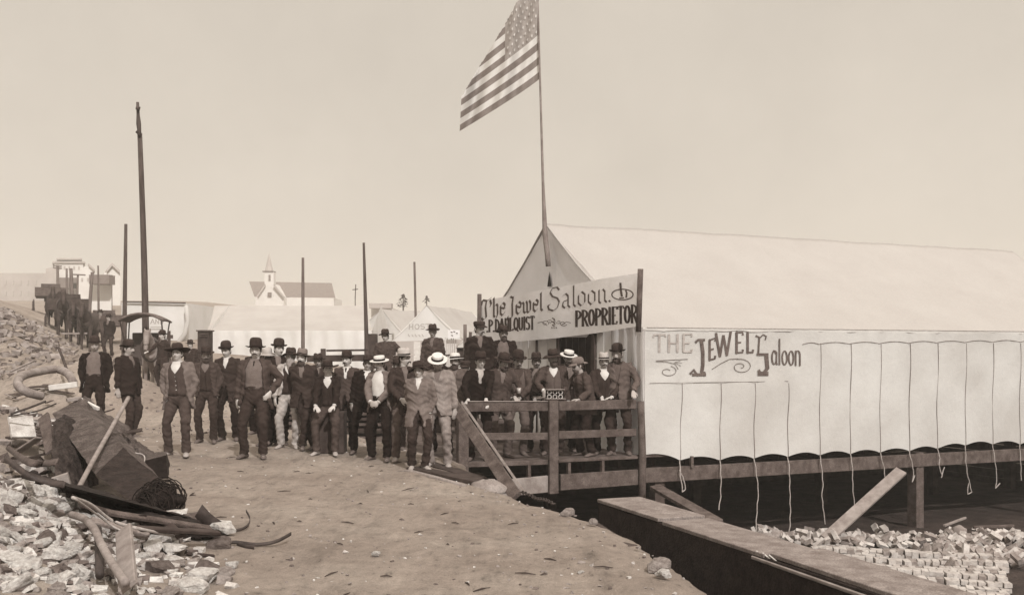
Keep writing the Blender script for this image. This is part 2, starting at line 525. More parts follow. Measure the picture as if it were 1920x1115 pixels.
def make_hat(p, o, m, kind, mt, band=None, seed=0):
    mb = MB(); n = 32
    if kind in ('cap', 'deerstalker'):
        rings = []
        for r, z in ([(.094, .0), (.100, .03), (.104, .055), (.102, .075), (.085, .088), (.05, .092), (.02, .093)] if kind == 'cap' else
                     [(.097, -.015), (.101, .02), (.101, .05), (.094, .08), (.075, .103), (.045, .115), (.02, .118)]):
            rings.append([o + m @ Vector((r * .92 * math.sin(2 * math.pi * j / n), -r * 1.12 * math.cos(2 * math.pi * j / n), z)) for j in range(n)])
        mb.ring_loft(rings)
        for sgn in ((-1,) if kind == 'cap' else (-1, 1)):           # peak (a deerstalker has two)
            vs = []
            for q, (ro, dz) in enumerate(((.085, .004), (.105, .002), (.140, -.016), (.155, -.030))):
                for j in range(13):
                    a = R(-62 + 124 * j / 12)
                    k = ro if abs(j - 6) < 6 else .09
                    rr = .095 + (ro - .085) * math.cos(a * .9)
                    vs.append(o + m @ Vector((rr * .92 * math.sin(a), sgn * rr * 1.14 * math.cos(a), dz + .006)))
            fs = [(a * 13 + b, a * 13 + b + 1, a * 13 + b + 14, a * 13 + b + 13) for a in range(3) for b in range(12)]
            mb.add(vs, fs)
        h = mb.obj('hat', mt, p, True)
        sol = h.modifiers.new('t', 'SOLIDIFY'); sol.thickness = .006; sol.offset = 0
        return h
    H = HATS[kind]
    rnd = random.Random(seed)
    ph, amp = rnd.uniform(0, 6.28), rnd.uniform(.002, .007) if kind not in ('bowler', 'boater', 'tall_derby') else .001
    def at(r, a, z):
        zz = z + amp * math.sin(2 * a + ph) * (r / .1)
        if H['top'] and z > .09: zz -= H['top'] * .03 * math.exp(-((r * math.sin(a)) / .03) ** 2)
        return o + m @ Vector((r * .90 * math.sin(a), -r * 1.10 * math.cos(a), zz))
    def brim(r, a, dz):
        t = (r - .096) / max(H['brim'] - .096, .001)
        return at(r, a, dz + H['curl'] * t * t * (math.sin(a) ** 2) - H['droop'] * t * t)
    rs = [.094, H['brim'] * .35 + .096 * .65, H['brim'] * .7 + .096 * .3, H['brim']]
    rings = []
    rings.append([brim(rs[0], 2 * math.pi * j / n, -.004) for j in range(n)])
    for r in rs[1:]: rings.append([brim(r, 2 * math.pi * j / n, -.005) for j in range(n)])
    for r in reversed(rs[1:]): rings.append([brim(r, 2 * math.pi * j / n, .003) for j in range(n)])
    for r, z in H['crown']: rings.append([at(r, 2 * math.pi * j / n, z + .002) for j in range(n)])
    mb.ring_loft(rings)
    h = mb.obj('hat', mt, p, True)
    if band:
        b2 = MB(); hi = .034 if kind in ('boater', 'soft_straw') else .026
        b2.ring_loft([[at(r, 2 * math.pi * j / n, z) for j in range(n)] for r, z in ((.0975, .004), (.1015 + (.002 if kind == 'tall_derby' else 0), .006), (.1015 + (.002 if kind == 'tall_derby' else 0), hi), (.0975, hi + .002))], cap=False)
        b2.obj('hat_band', band, h, True)
    return h

PRE = {  # wrist targets (x mirrored for the right), elbow hint, hand direction, palm normal
    'side': ((.262, -.03, .815), (.6, .6, 0), (-.05, -.12, -1), (-.75, .65, 0)),
    'pocket': ((.172, -.055, .925), (1, .75, .1), (-.42, .05, -1), (0, 1, 0)),
    'hip': ((.225, -.085, 1.00), (1, .6, .1), (-.55, -.45, -.75), (-.6, .6, 0)),
    'rail': ((.165, -.27, 1.02), (1, .35, -.1), (0, -.8, -.5), (0, -.4, -1)),
    'front': ((.075, -.235, .985), (1, .35, -.2), (-.85, -.35, -.35), (0, 1, 0)),
    'thigh': ((.175, -.29, .80), (1, .4, .2), (-.55, -.6, -.6), (0, .3, -1)),
    'back': ((.10, .20, .95), (1, .6, 0), (-.9, .1, -.4), (0, -1, 0)),
    'forward': ((.16, -.42, 1.12), (1, .1, -.8), (-.2, -1, -.2), (0, 0, -1)),
}

def person(name_loc, scale, yaw, label, hat='bowler', hatm='felt_dark', band='c03', coat='c06', coat_len=.74, gap=None, vest=None, shirt='c18',
           trousers='c06', boots='boot_dark', L=None, Rr=None, lean=0, twist=0, head=(0, 0), stance=.13, feet=None, skin='skin',
           moustache=None, beard=None, pelvis=(0, 0, 0), side_lean=0, build=1.0, group=None, seed=0, hat_tilt=(0, 0), tie=False, detail=1.0, glasses=False, buttons=False, turn=0):
    """gap: list of (height, half angle) of the coat's front opening; None = buttoned"""
    rnd = random.Random(seed * 13 + 5)
    pick = lambda: rnd.choice(('side', 'side', 'pocket', 'back', 'side', 'front'))
    L = L or pick(); Rr = Rr or (pick() if L != 'front' else 'front')
    if L == 'front' and Rr not in ('front', 'pocket', 'side'): Rr = 'side'
    if not twist: twist = rnd.uniform(-.13, .13)
    if not side_lean: side_lean = rnd.uniform(-.045, .045)
    if not lean: lean = rnd.uniform(-.05, .05)
    if head[1] == 0: head = (head[0] + rnd.uniform(-.06, .08), rnd.uniform(-.3, .3))
    if pelvis == (0, 0, 0): pelvis = (rnd.uniform(-.03, .03), rnd.uniform(-.01, .02), rnd.uniform(-.012, 0))
    if build == 1.0: build = rnd.uniform(.93, 1.10)
    root = empty('person', name_loc, label, 'person', group, yaw)
    root.scale = (scale * rnd.uniform(.99, 1.01), scale, scale)
    px, py, pz = pelvis
    H0 = Vector((px, py, .95 + pz))
    def bend(p):
        p = Vector(p); t = smooth(.92, 1.34, p.z)
        q = p - Vector((0, 0, .95))
        q = Matrix.Rotation(twist * t, 3, 'Z') @ q
        q = Matrix.Rotation(lean * t, 3, 'X') @ q
        q = Matrix.Rotation(side_lean * t, 3, 'Y') @ q
        return H0 + q
    bz = lambda z: Vector((0, 0, z))
    W = build
    # --- joints
    sh = {s: bend((s * .178 * W, .005, 1.435)) for s in (1, -1)}
    wrist, elbow, hd, hn = {}, {}, {}, {}
    for s, spec in ((1, L), (-1, Rr)):
        base = PRE[spec] if isinstance(spec, str) else spec
        tg, hint, dd, nn = base
        mir = isinstance(spec, str)
        sx = s if mir else 1
        w = Vector((tg[0] * sx * (W if mir else 1), tg[1], tg[2]))
        if mir and spec in ('side', 'pocket', 'hip', 'back'): w += H0 - Vector((0, 0, .95)) + (Vector((0, 0, 0)))
        if mir and spec == 'side': w += (bend((0, 0, 1.3)) - H0 - Vector((0, 0, .35))) * .5
        hn_ = Vector((hint[0] * s, hint[1], hint[2]))
        e, w2 = ik(sh[s], w, .295, .255, hn_)
        elbow[s], wrist[s] = e, w2
        hd[s] = Vector((dd[0] * sx, dd[1], dd[2])); hn[s] = Vector((nn[0] * sx, nn[1], nn[2]))
    if feet is None:
        o = rnd.uniform(-.03, .05)
        feet = ((stance * .9, o, .28), (-stance * .9, -o, -.28))
    hipj = {s: H0 + Vector((s * .090, 0, -.03)) for s in (1, -1)}
    ank, knee, fyaw = {}, {}, {}
    for s, (fx, fy, fa) in ((1, feet[0]), (-1, feet[1])):
        a = Vector((fx, fy, .085))
        hint = Vector((math.sin(fa) * 1.0, -math.cos(fa), .0))
        k, a2 = ik(hipj[s], a, .445, .435, hint)
        knee[s], ank[s], fyaw[s] = k, a, fa
    hpitch, hyaw = head
    neck = bend((0, .005, 1.475))
    hm = Matrix.Rotation(twist * .5 + hyaw, 3, 'Z') @ Matrix.Rotation(lean * .35 + hpitch, 3, 'X') @ Matrix.Rotation(side_lean + turn, 3, 'Y')
    hc = neck + Matrix.Rotation(lean * .8, 3, 'X') @ Vector((0, -.018, .032)) + hm @ Vector((0, -.012, .104))
    # --- body: one surface
    b = MB()
    trs = [(.86, .13, .10), (.93, .155, .105), (1.02, .15, .10), (1.12, .135, .09), (1.25, .155, .10), (1.36, .155, .10), (1.42, .12, .075), (1.46, .075, .060)]
    b.ring_loft([[bend(q) for q in ell((0, 0, z), rx * W, ry * W, 20)] for z, rx, ry in trs])
    b.tube([bend((0, .012, 1.44)), neck + Vector((0, 0, .0)), hc + hm @ Vector((0, .018, -.07)), hc + hm @ Vector((0, .015, -.02))], [(.066, .062), (.056, .058), (.054, .056), (.05, .05)], side=(1, 0, 0), n=16)
    b.ring_loft(head_rings(hc, hm, rnd.uniform(.8, 1.25)))
    nz = rnd.uniform(.8, 1.15)
    b.tube([hc + hm @ Vector(q) for q in ((0, -.088, .022), (0, -.100, .002), (0, -.108 - .006 * nz, -.020), (0, -.104 - .005 * nz, -.032), (0, -.090, -.038))],
           [(.009, .010), (.011, .012), (.014, .013), (.016, .010), (.012, .006)], side=hm @ Vector((1, 0, 0)), n=10)
    for s in (1, -1):
        b.tube([hc + hm @ Vector(q) for q in ((s * .073, .006, -.034), (s * .080, .010, -.012), (s * .083, .014, .010), (s * .078, .012, .026))], [(.006, .010), (.007, .015), (.008, .019), (.006, .012)], side=hm @ Vector((1, 0, 0)), n=8)
        b.tube([sh[s] + (neck - sh[s]) * .4 - Vector((0, 0, .03)), sh[s] - Vector((0, 0, .01)), sh[s] + (elbow[s] - sh[s]) * .4, elbow[s], elbow[s] + (wrist[s] - elbow[s]) * .35, wrist[s]], [.036, .044, .042, .037, .038, .027], n=12)
        hand(b, wrist[s], hd[s], hn[s], s if 1 else 1, curl=rnd.uniform(.18, .38))
        b.tube([hipj[s] + Vector((0, 0, .05)), hipj[s], hipj[s].lerp(knee[s], .4), knee[s], knee[s].lerp(ank[s], .35), ank[s], ank[s] - Vector((0, 0, .045))], [.075, .080, .070, .052, .053, .036, .038], side=(1, 0, 0), n=12)
        f = Vector((math.sin(fyaw[s]), -math.cos(fyaw[s]), 0))
        b.tube([ank[s] - f * .05 - Vector((0, 0, .035)), ank[s] - Vector((0, 0, .035)), ank[s] + f * .08 - Vector((0, 0, .045)), ank[s] + f * .16 - Vector((0, 0, .055))], [.025, (.033, .032), (.038, .022), (.03, .014)], side=f.cross(Vector((0, 0, 1))), n=10)
    fuse(b, 'body', M[skin], root, .0085 / detail, 0, 2, seed)
    # --- eyes, brows, hair
    for s in (1, -1):
        e = MB()
        c = hc + hm @ Vector((s * .031, -.078, .004))
        e.tube([c + hm @ Vector((0, .006, 0)), c, c + hm @ Vector((0, -.006, 0))], [(.014, .008), (.015, .008), (.008, .004)], side=hm @ Vector((1, 0, 0)), n=10)
        e.obj('eye', M['eye'], root, True)
    hairm = M['hair_grey'] if beard == 'grey' or moustache == 'grey' else M['hair_dark']
    h = MB()
    rings = []
    for i in range(1, 13):
        ph = math.pi * i / 18; ring = []
        for j in range(24):
            a = 2 * math.pi * j / 24
            front = (1 + math.cos(a)) / 2
            z = math.cos(min(ph, 1.05 + (1 - front) * 1.15)); r = math.sin(min(ph, 1.05 + (1 - front) * 1.15))
            ring.append(hc + hm @ Vector((r * math.sin(a) * .084, -r * math.cos(a) * .103 + .004, z * .128)))
        rings.append(ring)
    h.ring_loft(rings)
    for s in (1, -1):
        h.tube([hc + hm @ Vector(q) for q in ((s * .014, -.096, .026), (s * .032, -.094, .031), (s * .050, -.080, .026))], [.0035, .0048, .003], n=6)
        h.tube([hc + hm @ Vector(q) for q in ((s * .076, -.012, .03), (s * .078, -.014, -.01))], [.010, .006], n=6)
    h.obj('hair', hairm, root, True)
    if moustache or beard:
        mm = MB()
        for s in (1, -1):
            mm.tube([hc + hm @ Vector(q) for q in ((0, -.108, -.046), (s * .016, -.108, -.047), (s * .034, -.096, -.056), (s * .044, -.084, -.066))], [.0085, .0095, .008, .003], n=8)
        mm.obj('moustache', M['hair_grey'] if 'grey' in (moustache, beard) else M['hair_dark'], root, True)
    if beard:
        bb = MB(); ln = .30 if beard == 'grey' else .115
        rings = []
        for k, (t, w) in enumerate(((0, .060), (.15, .073), (.35, .072), (.6, .060), (.85, .042), (1, .020))):
            c = hc + hm @ Vector((0, -.045 - .02 * math.sin(t * 2.6), -.035)) + (Vector((0, -.015, -1)) * (ln * t)) + hm @ Vector((0, -.01, 0))
            if beard != 'grey': c = hc + hm @ Vector((0, -.036 - .012 * t, -.052 - ln * t * .92))
            rings.append([c + hm @ Vector((w * math.sin(2 * math.pi * j / 16), -w * (.95 - .2 * t) * math.cos(2 * math.pi * j / 16) * (1 if math.cos(2 * math.pi * j / 16) > 0 else .4), 0)) for j in range(16)])
        bb.ring_loft(rings)
        fuse(bb, 'beard', M['hair_grey'] if beard == 'grey' else M['hair_dark' if seed % 3 == 0 else 'hair_brown'], root, .009, .006, 1, seed)
    if glasses:
        gm = MB()
        for s in (1, -1):
            c = hc + hm @ Vector((s * .031, -.098, .004))
            pts = [c + hm @ Vector((.017 * math.cos(a), 0, .015 * math.sin(a))) for a in [2 * math.pi * k / 12 for k in range(13)]]
            gm.tube(pts, .002, n=5)
        gm.obj('spectacles', M['iron'], root, True)
    # --- hat
    ho = hc + hm @ (Matrix.Rotation(hat_tilt[0], 3, 'X') @ Matrix.Rotation(hat_tilt[1], 3, 'Y') @ Vector((0, .010, .057)))
    make_hat(root, ho, hm @ Matrix.Rotation(hat_tilt[0], 3, 'X') @ Matrix.Rotation(hat_tilt[1], 3, 'Y'), hat, M[hatm], M[band] if band else None, seed)
    # --- boots
    for s in (1, -1):
        f = Vector((math.sin(fyaw[s]), -math.cos(fyaw[s]), 0)); sd_ = f.cross(Vector((0, 0, 1)))
        A = Vector((ank[s].x, ank[s].y, 0)); rings = []
        for t, w, hh in ((-.085, .022, .052), (-.07, .034, .075), (-.03, .038, .100), (.01, .039, .105), (.05, .041, .085), (.10, .047, .060), (.15, .046, .046), (.185, .036, .036), (.205, .016, .024)):
            ring = []
            for j in range(14):
                a = 2 * math.pi * j / 14
                zz = hh * (.5 + .5 * math.sin(a))
                zz = max(zz, .004) if math.sin(a) > -.6 else .004
                wv = w * math.cos(a) * (1.0 if math.sin(a) < .2 else 1 - .25 * math.sin(a))
                ring.append(A + f * t + sd_ * wv + Vector((0, 0, zz)))
            rings.append(ring)
        bo = MB(); bo.ring_loft(rings)
        shn = (knee[s] - ank[s]).normalized()
        bo.tube([ank[s] - Vector((0, 0, .03)), ank[s], ank[s] + shn * .09, ank[s] + shn * .16], [.044, .046, .047, .05], side=(1, 0, 0), n=12)
        bo.obj('boot', M[boots], root, True)
    # --- trousers
    t = MB()
    t.ring_loft([[bend(q) for q in ell((0, .0, z), rx * W, ry * W, 22)] for z, rx, ry in ((.80, .10, .085), (.85, .165, .125), (.93, .180, .130), (1.0, .172, .130), (1.09, .162, .124))])
    for s in (1, -1):
        k, a = knee[s], ank[s]
        lowz = a + (k - a).normalized() * -.01
        t.tube([hipj[s] + Vector((-s * .01, 0, .06)), hipj[s] + Vector((0, 0, -.02)), hipj[s].lerp(k, .45), k + Vector((0, .004, .03)), k.lerp(a, .3), k.lerp(a, .65), k.lerp(a, .9), lowz],
               [(.098, .115), (.100, .112), (.090, .098), (.075, .080), (.070, .078), (.066, .074), (.070, .080), (.072, .086)], side=(1, 0, 0), n=16)
    fuse(t, 'trousers', M[trousers], root, .0115 / detail, .0085, 2, seed + 1)
    # --- shirt, vest
    def shell(z0, extra, mt, nm, vee=None, top=1.495):
        mb = MB(); rows = []
        zs = [z for z in (.96, 1.02, 1.05, 1.08, 1.15, 1.22, 1.30, 1.37, 1.42, 1.455, top) if z >= z0]
        for z in zs:
            wq = np.interp(z, [.96, 1.08, 1.22, 1.33, 1.40, 1.44, 1.47, 1.50], [.168, .152, .165, .172, .158, .120, .085, .062])
            dq = np.interp(z, [.96, 1.08, 1.22, 1.33, 1.40, 1.44, 1.47, 1.50], [.122, .115, .122, .122, .108, .090, .072, .058])
            g = 0 if vee is None else (max(0, (z - vee) / (1.5 - vee)) * .85)
            ring = []
            N = 30
            for j in range(N + (1 if vee is not None else 0)):
                a = g + (2 * math.pi - 2 * g) * j / N
                ring.append(bend(Vector(((wq + extra) * W * math.sin(a), -(dq + extra) * W * math.cos(a), z))))
            rows.append(ring)
        mb.ring_loft(rows, cap=False, closed=vee is None)
        o = mb.obj(nm, mt, root, True)
        so = o.modifiers.new('t', 'SOLIDIFY'); so.thickness = .006; so.offset = 1
        return o
    shell(1.04, .0, M[shirt], 'shirt')
    if vest: 
        shell(.96, .014, M[vest], 'vest', vee=1.30, top=1.47)
        if buttons:
            bu = MB()
            for z in (1.05, 1.12, 1.19, 1.26):
                c = bend((0, -.136 * W, z)); bu.tube([c + Vector((0, .01, 0)), c, c - Vector((0, .006, 0))], [.009, .009, .005], n=8)
            bu.obj('buttons', M['linen'], root, True)
    if shirt in ('linen', 'c36') or tie:
        cl = MB()
        cpts = [bend((.062 * math.sin(a), -.062 * math.cos(a) + .004, 1.492 - .022 * math.cos(a) * (math.cos(a) > 0))) for a in [R(20) + (2 * math.pi - R(40)) * j / 20 for j in range(21)]]
        cl.tube(cpts, (.0075, .017), side=(0, 0, 1), n=8) if 0 else cl.tube(cpts, .013, n=8)
        cl.obj('collar', M[shirt], root, True)
    if tie is True:
        tb = MB(); c = bend((0, -.078, 1.462))
        tb.tube([c + Vector((0, .008, .012)), c + Vector((0, -.004, 0)), bend((0, -.112 * W, 1.40))], [(.012, .008), (.017, .010), (.010, .006)], side=(1, 0, 0), n=8)
        tb.obj('tie', M['c03'], root, True)
    # --- coat
    j = MB(); N = 34
    zs = [z for z in (.70, .74, .80, .86, .93, 1.0, 1.07, 1.15, 1.23, 1.31, 1.38, 1.425, 1.455, 1.485) if z >= coat_len - .001]
    outer, inner = [], []
    gp = gap if gap else [(0, .0), (1.34, .0), (1.48, .32)]
    rings = []
    for z in zs:
        wq = np.interp(z, [.70, .86, .95, 1.08, 1.22, 1.33, 1.40, 1.44, 1.47, 1.50], [.238, .228, .212, .196, .202, .210, .196, .150, .108, .085])
        dq = np.interp(z, [.70, .86, .95, 1.08, 1.22, 1.33, 1.40, 1.44, 1.47, 1.50], [.175, .165, .152, .138, .145, .146, .132, .112, .092, .078])
        g = float(np.interp(z, [q[0] for q in gp], [q[1] for q in gp]))
        r = []
        for k in range(N + 1):
            a = g + (2 * math.pi - 2 * g) * k / N
            ex = 0
            if z > 1.12 and g > .05: ex = .012 * math.exp(-((min(a - g, 2 * math.pi - g - a)) / .30) ** 2)      # lapels
            if gap and z < 1.1: ex = .02 * math.exp(-((min(a - g, 2 * math.pi - g - a)) / .5) ** 2)
            r.append(bend(Vector(((wq + ex) * W * math.sin(a), -(dq + ex) * W * math.cos(a), z))))
        if g < .01: g = 0
        for k in range(N, -1, -1):
            a = g + (2 * math.pi - 2 * g) * k / N
            r.append(bend(Vector(((wq - .026) * W * math.sin(a), -(dq - .026) * W * math.cos(a), z))))
        rings.append(r)
    j.ring_loft(rings)
    gc = max(.5, float(np.interp(1.48, [q[0] for q in gp], [q[1] for q in gp])))
    j.tube([bend((.094 * math.sin(a) * W, -.086 * math.cos(a) + .004, 1.488 - .03 * max(math.cos(a), 0))) for a in [gc + (2 * math.pi - 2 * gc) * k / 18 for k in range(19)]], .018, n=8)
    for s in (1, -1):
        j.tube([bend((s * .06, .004, 1.462)), bend((s * .12 * W, .004, 1.440)), sh[s] + Vector((0, 0, -.012))], [(.045, .050), (.052, .050), (.062, .060)], n=12)
        sp = sh[s]; e_, w_ = elbow[s], wrist[s]
        inn = bend((s * .10 * W, 0, 1.415))
        j.tube([inn, sp + Vector((0, 0, -.018)), sp.lerp(e_, .3), sp.lerp(e_, .7), e_, e_.lerp(w_, .4), e_.lerp(w_, .8), w_ - (w_ - e_).normalized() * .01],
               [(.062, .072), (.072, .080), (.070, .074), (.062, .066), (.060, .062), (.056, .058), (.050, .052), (.050, .050)], n=16)
    fuse(j, 'jacket', M[coat], root, .0115 / detail, .0095, 2, seed + 2)
    if shirt == 'linen' and coat != 'c25':
        for s in (1, -1):
            cf = MB()
            d_ = (wrist[s] - elbow[s]).normalized()
            cf.tube([wrist[s] - d_ * .03, wrist[s] + d_ * .010], [.037, .037], n=12)
            cf.obj('cuff', M['linen'], root, True)
    return root
# ============================================================ ground
def dirt_material():
    m, nt, b = new_mat('packed_dirt')
    N, L = nt.nodes, nt.links
    co = N.new('ShaderNodeTexCoord')
    def nz(scale, det=6, rough=.6, st=(1, 1, 1)):
        mp = N.new('ShaderNodeMapping'); mp.inputs['Scale'].default_value = st
        L.new(co.outputs['Object'], mp.inputs['Vector'])
        n = N.new('ShaderNodeTexNoise'); n.inputs['Scale'].default_value = scale; n.inputs['Detail'].default_value = det; n.inputs['Roughness'].default_value = rough
        L.new(mp.outputs[0], n.inputs['Vector']); return n.outputs['Fac']
    def ramp(src, stops):
        r = N.new('ShaderNodeValToRGB')
        r.color_ramp.elements[0].position, r.color_ramp.elements[0].color = stops[0]
        r.color_ramp.elements[1].position, r.color_ramp.elements[1].color = stops[-1]
        for p, c in stops[1:-1]:
            e = r.color_ramp.elements.new(p); e.color = c
        L.new(src, r.inputs[0]); return r.outputs[0]
    def mult(a, c, fac=1):
        x = N.new('ShaderNodeMix'); x.data_type = 'RGBA'; x.blend_type = 'MULTIPLY'; x.inputs['Factor'].default_value = fac
        L.new(a, x.inputs['A']); L.new(c, x.inputs['B']); return x.outputs['Result']
    base = ramp(nz(.55, 8, .65), [(.3, tone(.20)), (.5, tone(.255)), (.72, tone(.32))])
    g = lambda v: (v, v * .99, v * .97, 1)
    mid = ramp(nz(4.5, 8, .7, (1, .6, 1)), [(.30, g(.62)), (.42, g(.92)), (.6, g(1.04)), (.75, g(1.16))])
    spot = ramp(nz(13, 4, .6, (1, .5, 1)), [(.29, g(.42)), (.36, g(.9)), (.5, g(1)), (.70, g(1.15))])
    grain = ramp(nz(95, 3, .7), [(.3, g(.74)), (.5, g(1)), (.7, g(1.22))])
    rt = N.new('ShaderNodeMapping'); rt.inputs['Rotation'].default_value = (0, 0, -.36); rt.inputs['Scale'].default_value = (1, .10, 1)
    L.new(co.outputs['Object'], rt.inputs['Vector'])
    tn = N.new('ShaderNodeTexNoise'); tn.inputs['Scale'].default_value = 3.2; tn.inputs['Detail'].default_value = 7; tn.inputs['Roughness'].default_value = .7
    L.new(rt.outputs[0], tn.inputs['Vector'])
    track = ramp(tn.outputs['Fac'], [(.34, g(.72)), (.46, g(.97)), (.58, g(1.03)), (.72, g(1.2))])
    c = mult(mult(mult(mult(base, mid), spot, .8), grain, .9), track, .85)
    L.new(c, b.inputs['Base Color'])
    b.inputs['Roughness'].default_value = .95
    b.inputs['Specular IOR Level'].default_value = .08
    ad = N.new('ShaderNodeMath'); ad.operation = 'ADD'
    m1 = N.new('ShaderNodeMath'); m1.operation = 'MULTIPLY'; m1.inputs[1].default_value = .35
    L.new(nz(40, 5, .7), m1.inputs[0])
    L.new(nz(6, 8, .7, (1, .7, 1)), ad.inputs[0]); L.new(m1.outputs[0], ad.inputs[1])
    bp = N.new('ShaderNodeBump'); bp.inputs['Strength'].default_value = .9; bp.inputs['Distance'].default_value = .06
    L.new(ad.outputs[0], bp.inputs['Height']); L.new(bp.outputs[0], b.inputs['Normal'])
    return m
M['dirt'] = dirt_material()
M['damp'] = mat('damp_dirt', .12, .17, scale=9, bump=.5, fine=.2, fscale=50)
M['earth_dark'] = mat('shade_dark_earth', .02, .05, scale=3, bump=.9, bscale=15, fine=.3, fscale=40, bdist=.04)  # cellar earth, with the shade under the deck put into its colour

def build_ground():
    ys = []; y = -14.0
    while y < 5: ys.append(y); y += .8
    y = 5.0
    while y < 27: ys.append(y); y += .11
    while y < 60: ys.append(y); y *= 1.02
    while y < 560: ys.append(y); y *= 1.08
    A = [0]
    while A[-1] < 12: A.append(A[-1] + .11 + A[-1] * .012)
    while A[-1] < 420: A.append(A[-1] * 1.12)
    B = [0.0, .05, .12, .22, .4]
    while B[-1] < 18: B.append(B[-1] + .3)
    while B[-1] < 300: B.append(B[-1] * 1.15)
    vs, fs, mi = [], [], []
    nc = len(A) + len(B)
    for y in ys:
        ex = edge_x(y) + .06 * noise.noise(Vector((y * 1.3, 0, 0))) + .03 * noise.noise(Vector((y * 5, 0, 0)))
        for a in reversed(A):
            x = ex - a
            z = street_z(x, y)
            if a < .3: z -= .04 * (1 - a / .3)
            vs.append((x, y, z))
        for k, q in enumerate(B):
            x = ex + q + .02
            g, f = street_z(x, y), pit_z(x, y)
            fr = min(1, (.10, .45, .8, .95, 1)[k] if k < 5 else 1)
            vs.append((x + (.05 * noise.noise(Vector((y * 3, k, 0))) if k < 5 else 0), y, g + (f - g) * fr))
    for i in range(len(ys) - 1):
        for j in range(nc - 1):
            a = i * nc + j
            fs.append((a, a + 1, a + nc + 1, a + nc))
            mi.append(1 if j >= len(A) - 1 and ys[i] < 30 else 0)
    me = bpy.data.meshes.new('ground')
    me.from_pydata(vs, [], fs)
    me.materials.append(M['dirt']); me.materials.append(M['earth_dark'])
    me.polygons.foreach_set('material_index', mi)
    me.polygons.foreach_set('use_smooth', [True] * len(fs))
    me.update()
    o = bpy.data.objects.new('ground', me); COL.objects.link(o)
    tag(o, kind='structure')
build_ground()

# ============================================================ lettering
def arc(cx, cy, rx, ry, a0, a1, n=12):
    return [(cx + rx * math.cos(R(a0 + (a1 - a0) * i / n)), cy + ry * math.sin(R(a0 + (a1 - a0) * i / n))) for i in range(n + 1)]
V = lambda x, a=0, b=1: [(x, a), (x, b)]
ROMAN = {  # condensed capitals: strokes, width
    'P': ([V(.12), arc(.12, .74, .34, .26, 90, -90)], .52), 'D': ([V(.12), arc(.12, .5, .36, .5, 90, -90)], .55),
    'A': ([[(.02, 0), (.27, 1)], [(.27, 1), (.52, 0)], [(.11, .34), (.43, .34)]], .56), 'H': ([V(.12), V(.45), [(.12, .5), (.45, .5)]], .57),
    'L': ([V(.12), [(.12, .02), (.42, .02), (.42, .16)]], .48), 'Q': ([arc(.28, .5, .20, .48, 0, 360, 20), [(.28, .22), (.5, -.06)]], .56),
    'U': ([[(.1, 1), (.1, .3)] + arc(.27, .3, .17, .28, 180, 360)[1:] + [(.44, 1)]], .55), 'I': ([V(.14)], .28),
    'S': ([arc(.25, .74, .17, .24, 30, 270, 10)[:-1] + arc(.25, .26, .18, .25, 90, -150, 10)], .50), 'T': ([V(.26), [(.03, .85), (.03, .98), (.49, .98), (.49, .85)]], .52),
    'R': ([V(.12), arc(.12, .74, .34, .26, 90, -90), [(.26, .48), (.50, 0)]], .55), 'O': ([arc(.27, .5, .19, .48, 0, 360, 20)], .54),
    'E': ([V(.12), [(.12, .98), (.44, .98), (.44, .84)], [(.12, .5), (.36, .5)], [(.12, .02), (.44, .02), (.44, .16)]], .50),
    'N': ([V(.1), [(.1, 1), (.46, 0)], V(.46)], .56), 'W': ([[(.02, 1), (.2, 0)], [(.2, 0), (.36, .9)], [(.36, .9), (.52, 0)], [(.52, 0), (.7, 1)]], .74),
    'J': ([[(.34, 1), (.34, .25)] + arc(.2, .25, .14, .23, 0, -150)[1:]], .48), '.': ([[(.10, .0), (.10, .09)]], .22),
}
GOTHIC = {  # written with a broad slanted pen
    'T': ([[(.02, .70), (.10, .98), (.40, .90), (.72, 1.02)], [(.38, .92), (.30, .60), (.36, .08), (.16, -.02), (.02, .10)], [(.62, .92), (.70, .70), (.62, .58)]], .74),
    'h': ([[(.06, .92), (.14, 1.0), (.14, .08), (.22, .0)], [(.14, .50), (.32, .66), (.40, .55), (.40, .12), (.30, -.06)]], .50),
    'e': ([[(.40, .16), (.24, .0), (.10, .12), (.10, .52), (.28, .66), (.41, .54), (.38, .40)], [(.10, .42), (.40, .34)]], .46),
    'J': ([[(.08, .86), (.24, .98), (.42, .90), (.36, .60), (.38, -.05), (.20, -.26), (.04, -.16), (.08, -.04)], [(.42, .92), (.50, 1.0)]], .54),
    'w': ([[(.05, .60), (.13, .52), (.13, .10), (.24, .0), (.34, .10)], [(.30, .64), (.36, .52), (.36, .08), (.46, .0), (.58, .12), (.58, .52), (.50, .66)]], .68),
    'l': ([[(.04, .90), (.14, 1.0), (.14, .10), (.24, .0)]], .28),
    'S': ([[(.60, .86), (.48, 1.0), (.24, .96), (.14, .78), (.26, .60), (.50, .50), (.60, .32), (.50, .06), (.28, -.04), (.08, .04), (.02, .22), (.14, .24)]], .68),
    'a': ([[(.08, .56), (.24, .66), (.36, .54), (.36, .10), (.46, .0)], [(.36, .36), (.12, .30), (.08, .12), (.20, .0), (.36, .12)]], .50),
    'o': ([[(.26, .66), (.10, .50), (.10, .14), (.24, .0), (.42, .14), (.42, .52), (.26, .66)]], .50),
    'n': ([[(.04, .56), (.13, .64), (.13, .06), (.22, .0)], [(.13, .50), (.32, .66), (.42, .54), (.42, .10), (.52, .0)]], .56),
    '.': ([[(.06, .08), (.14, .0)]], .24), ' ': ([], .34),
}
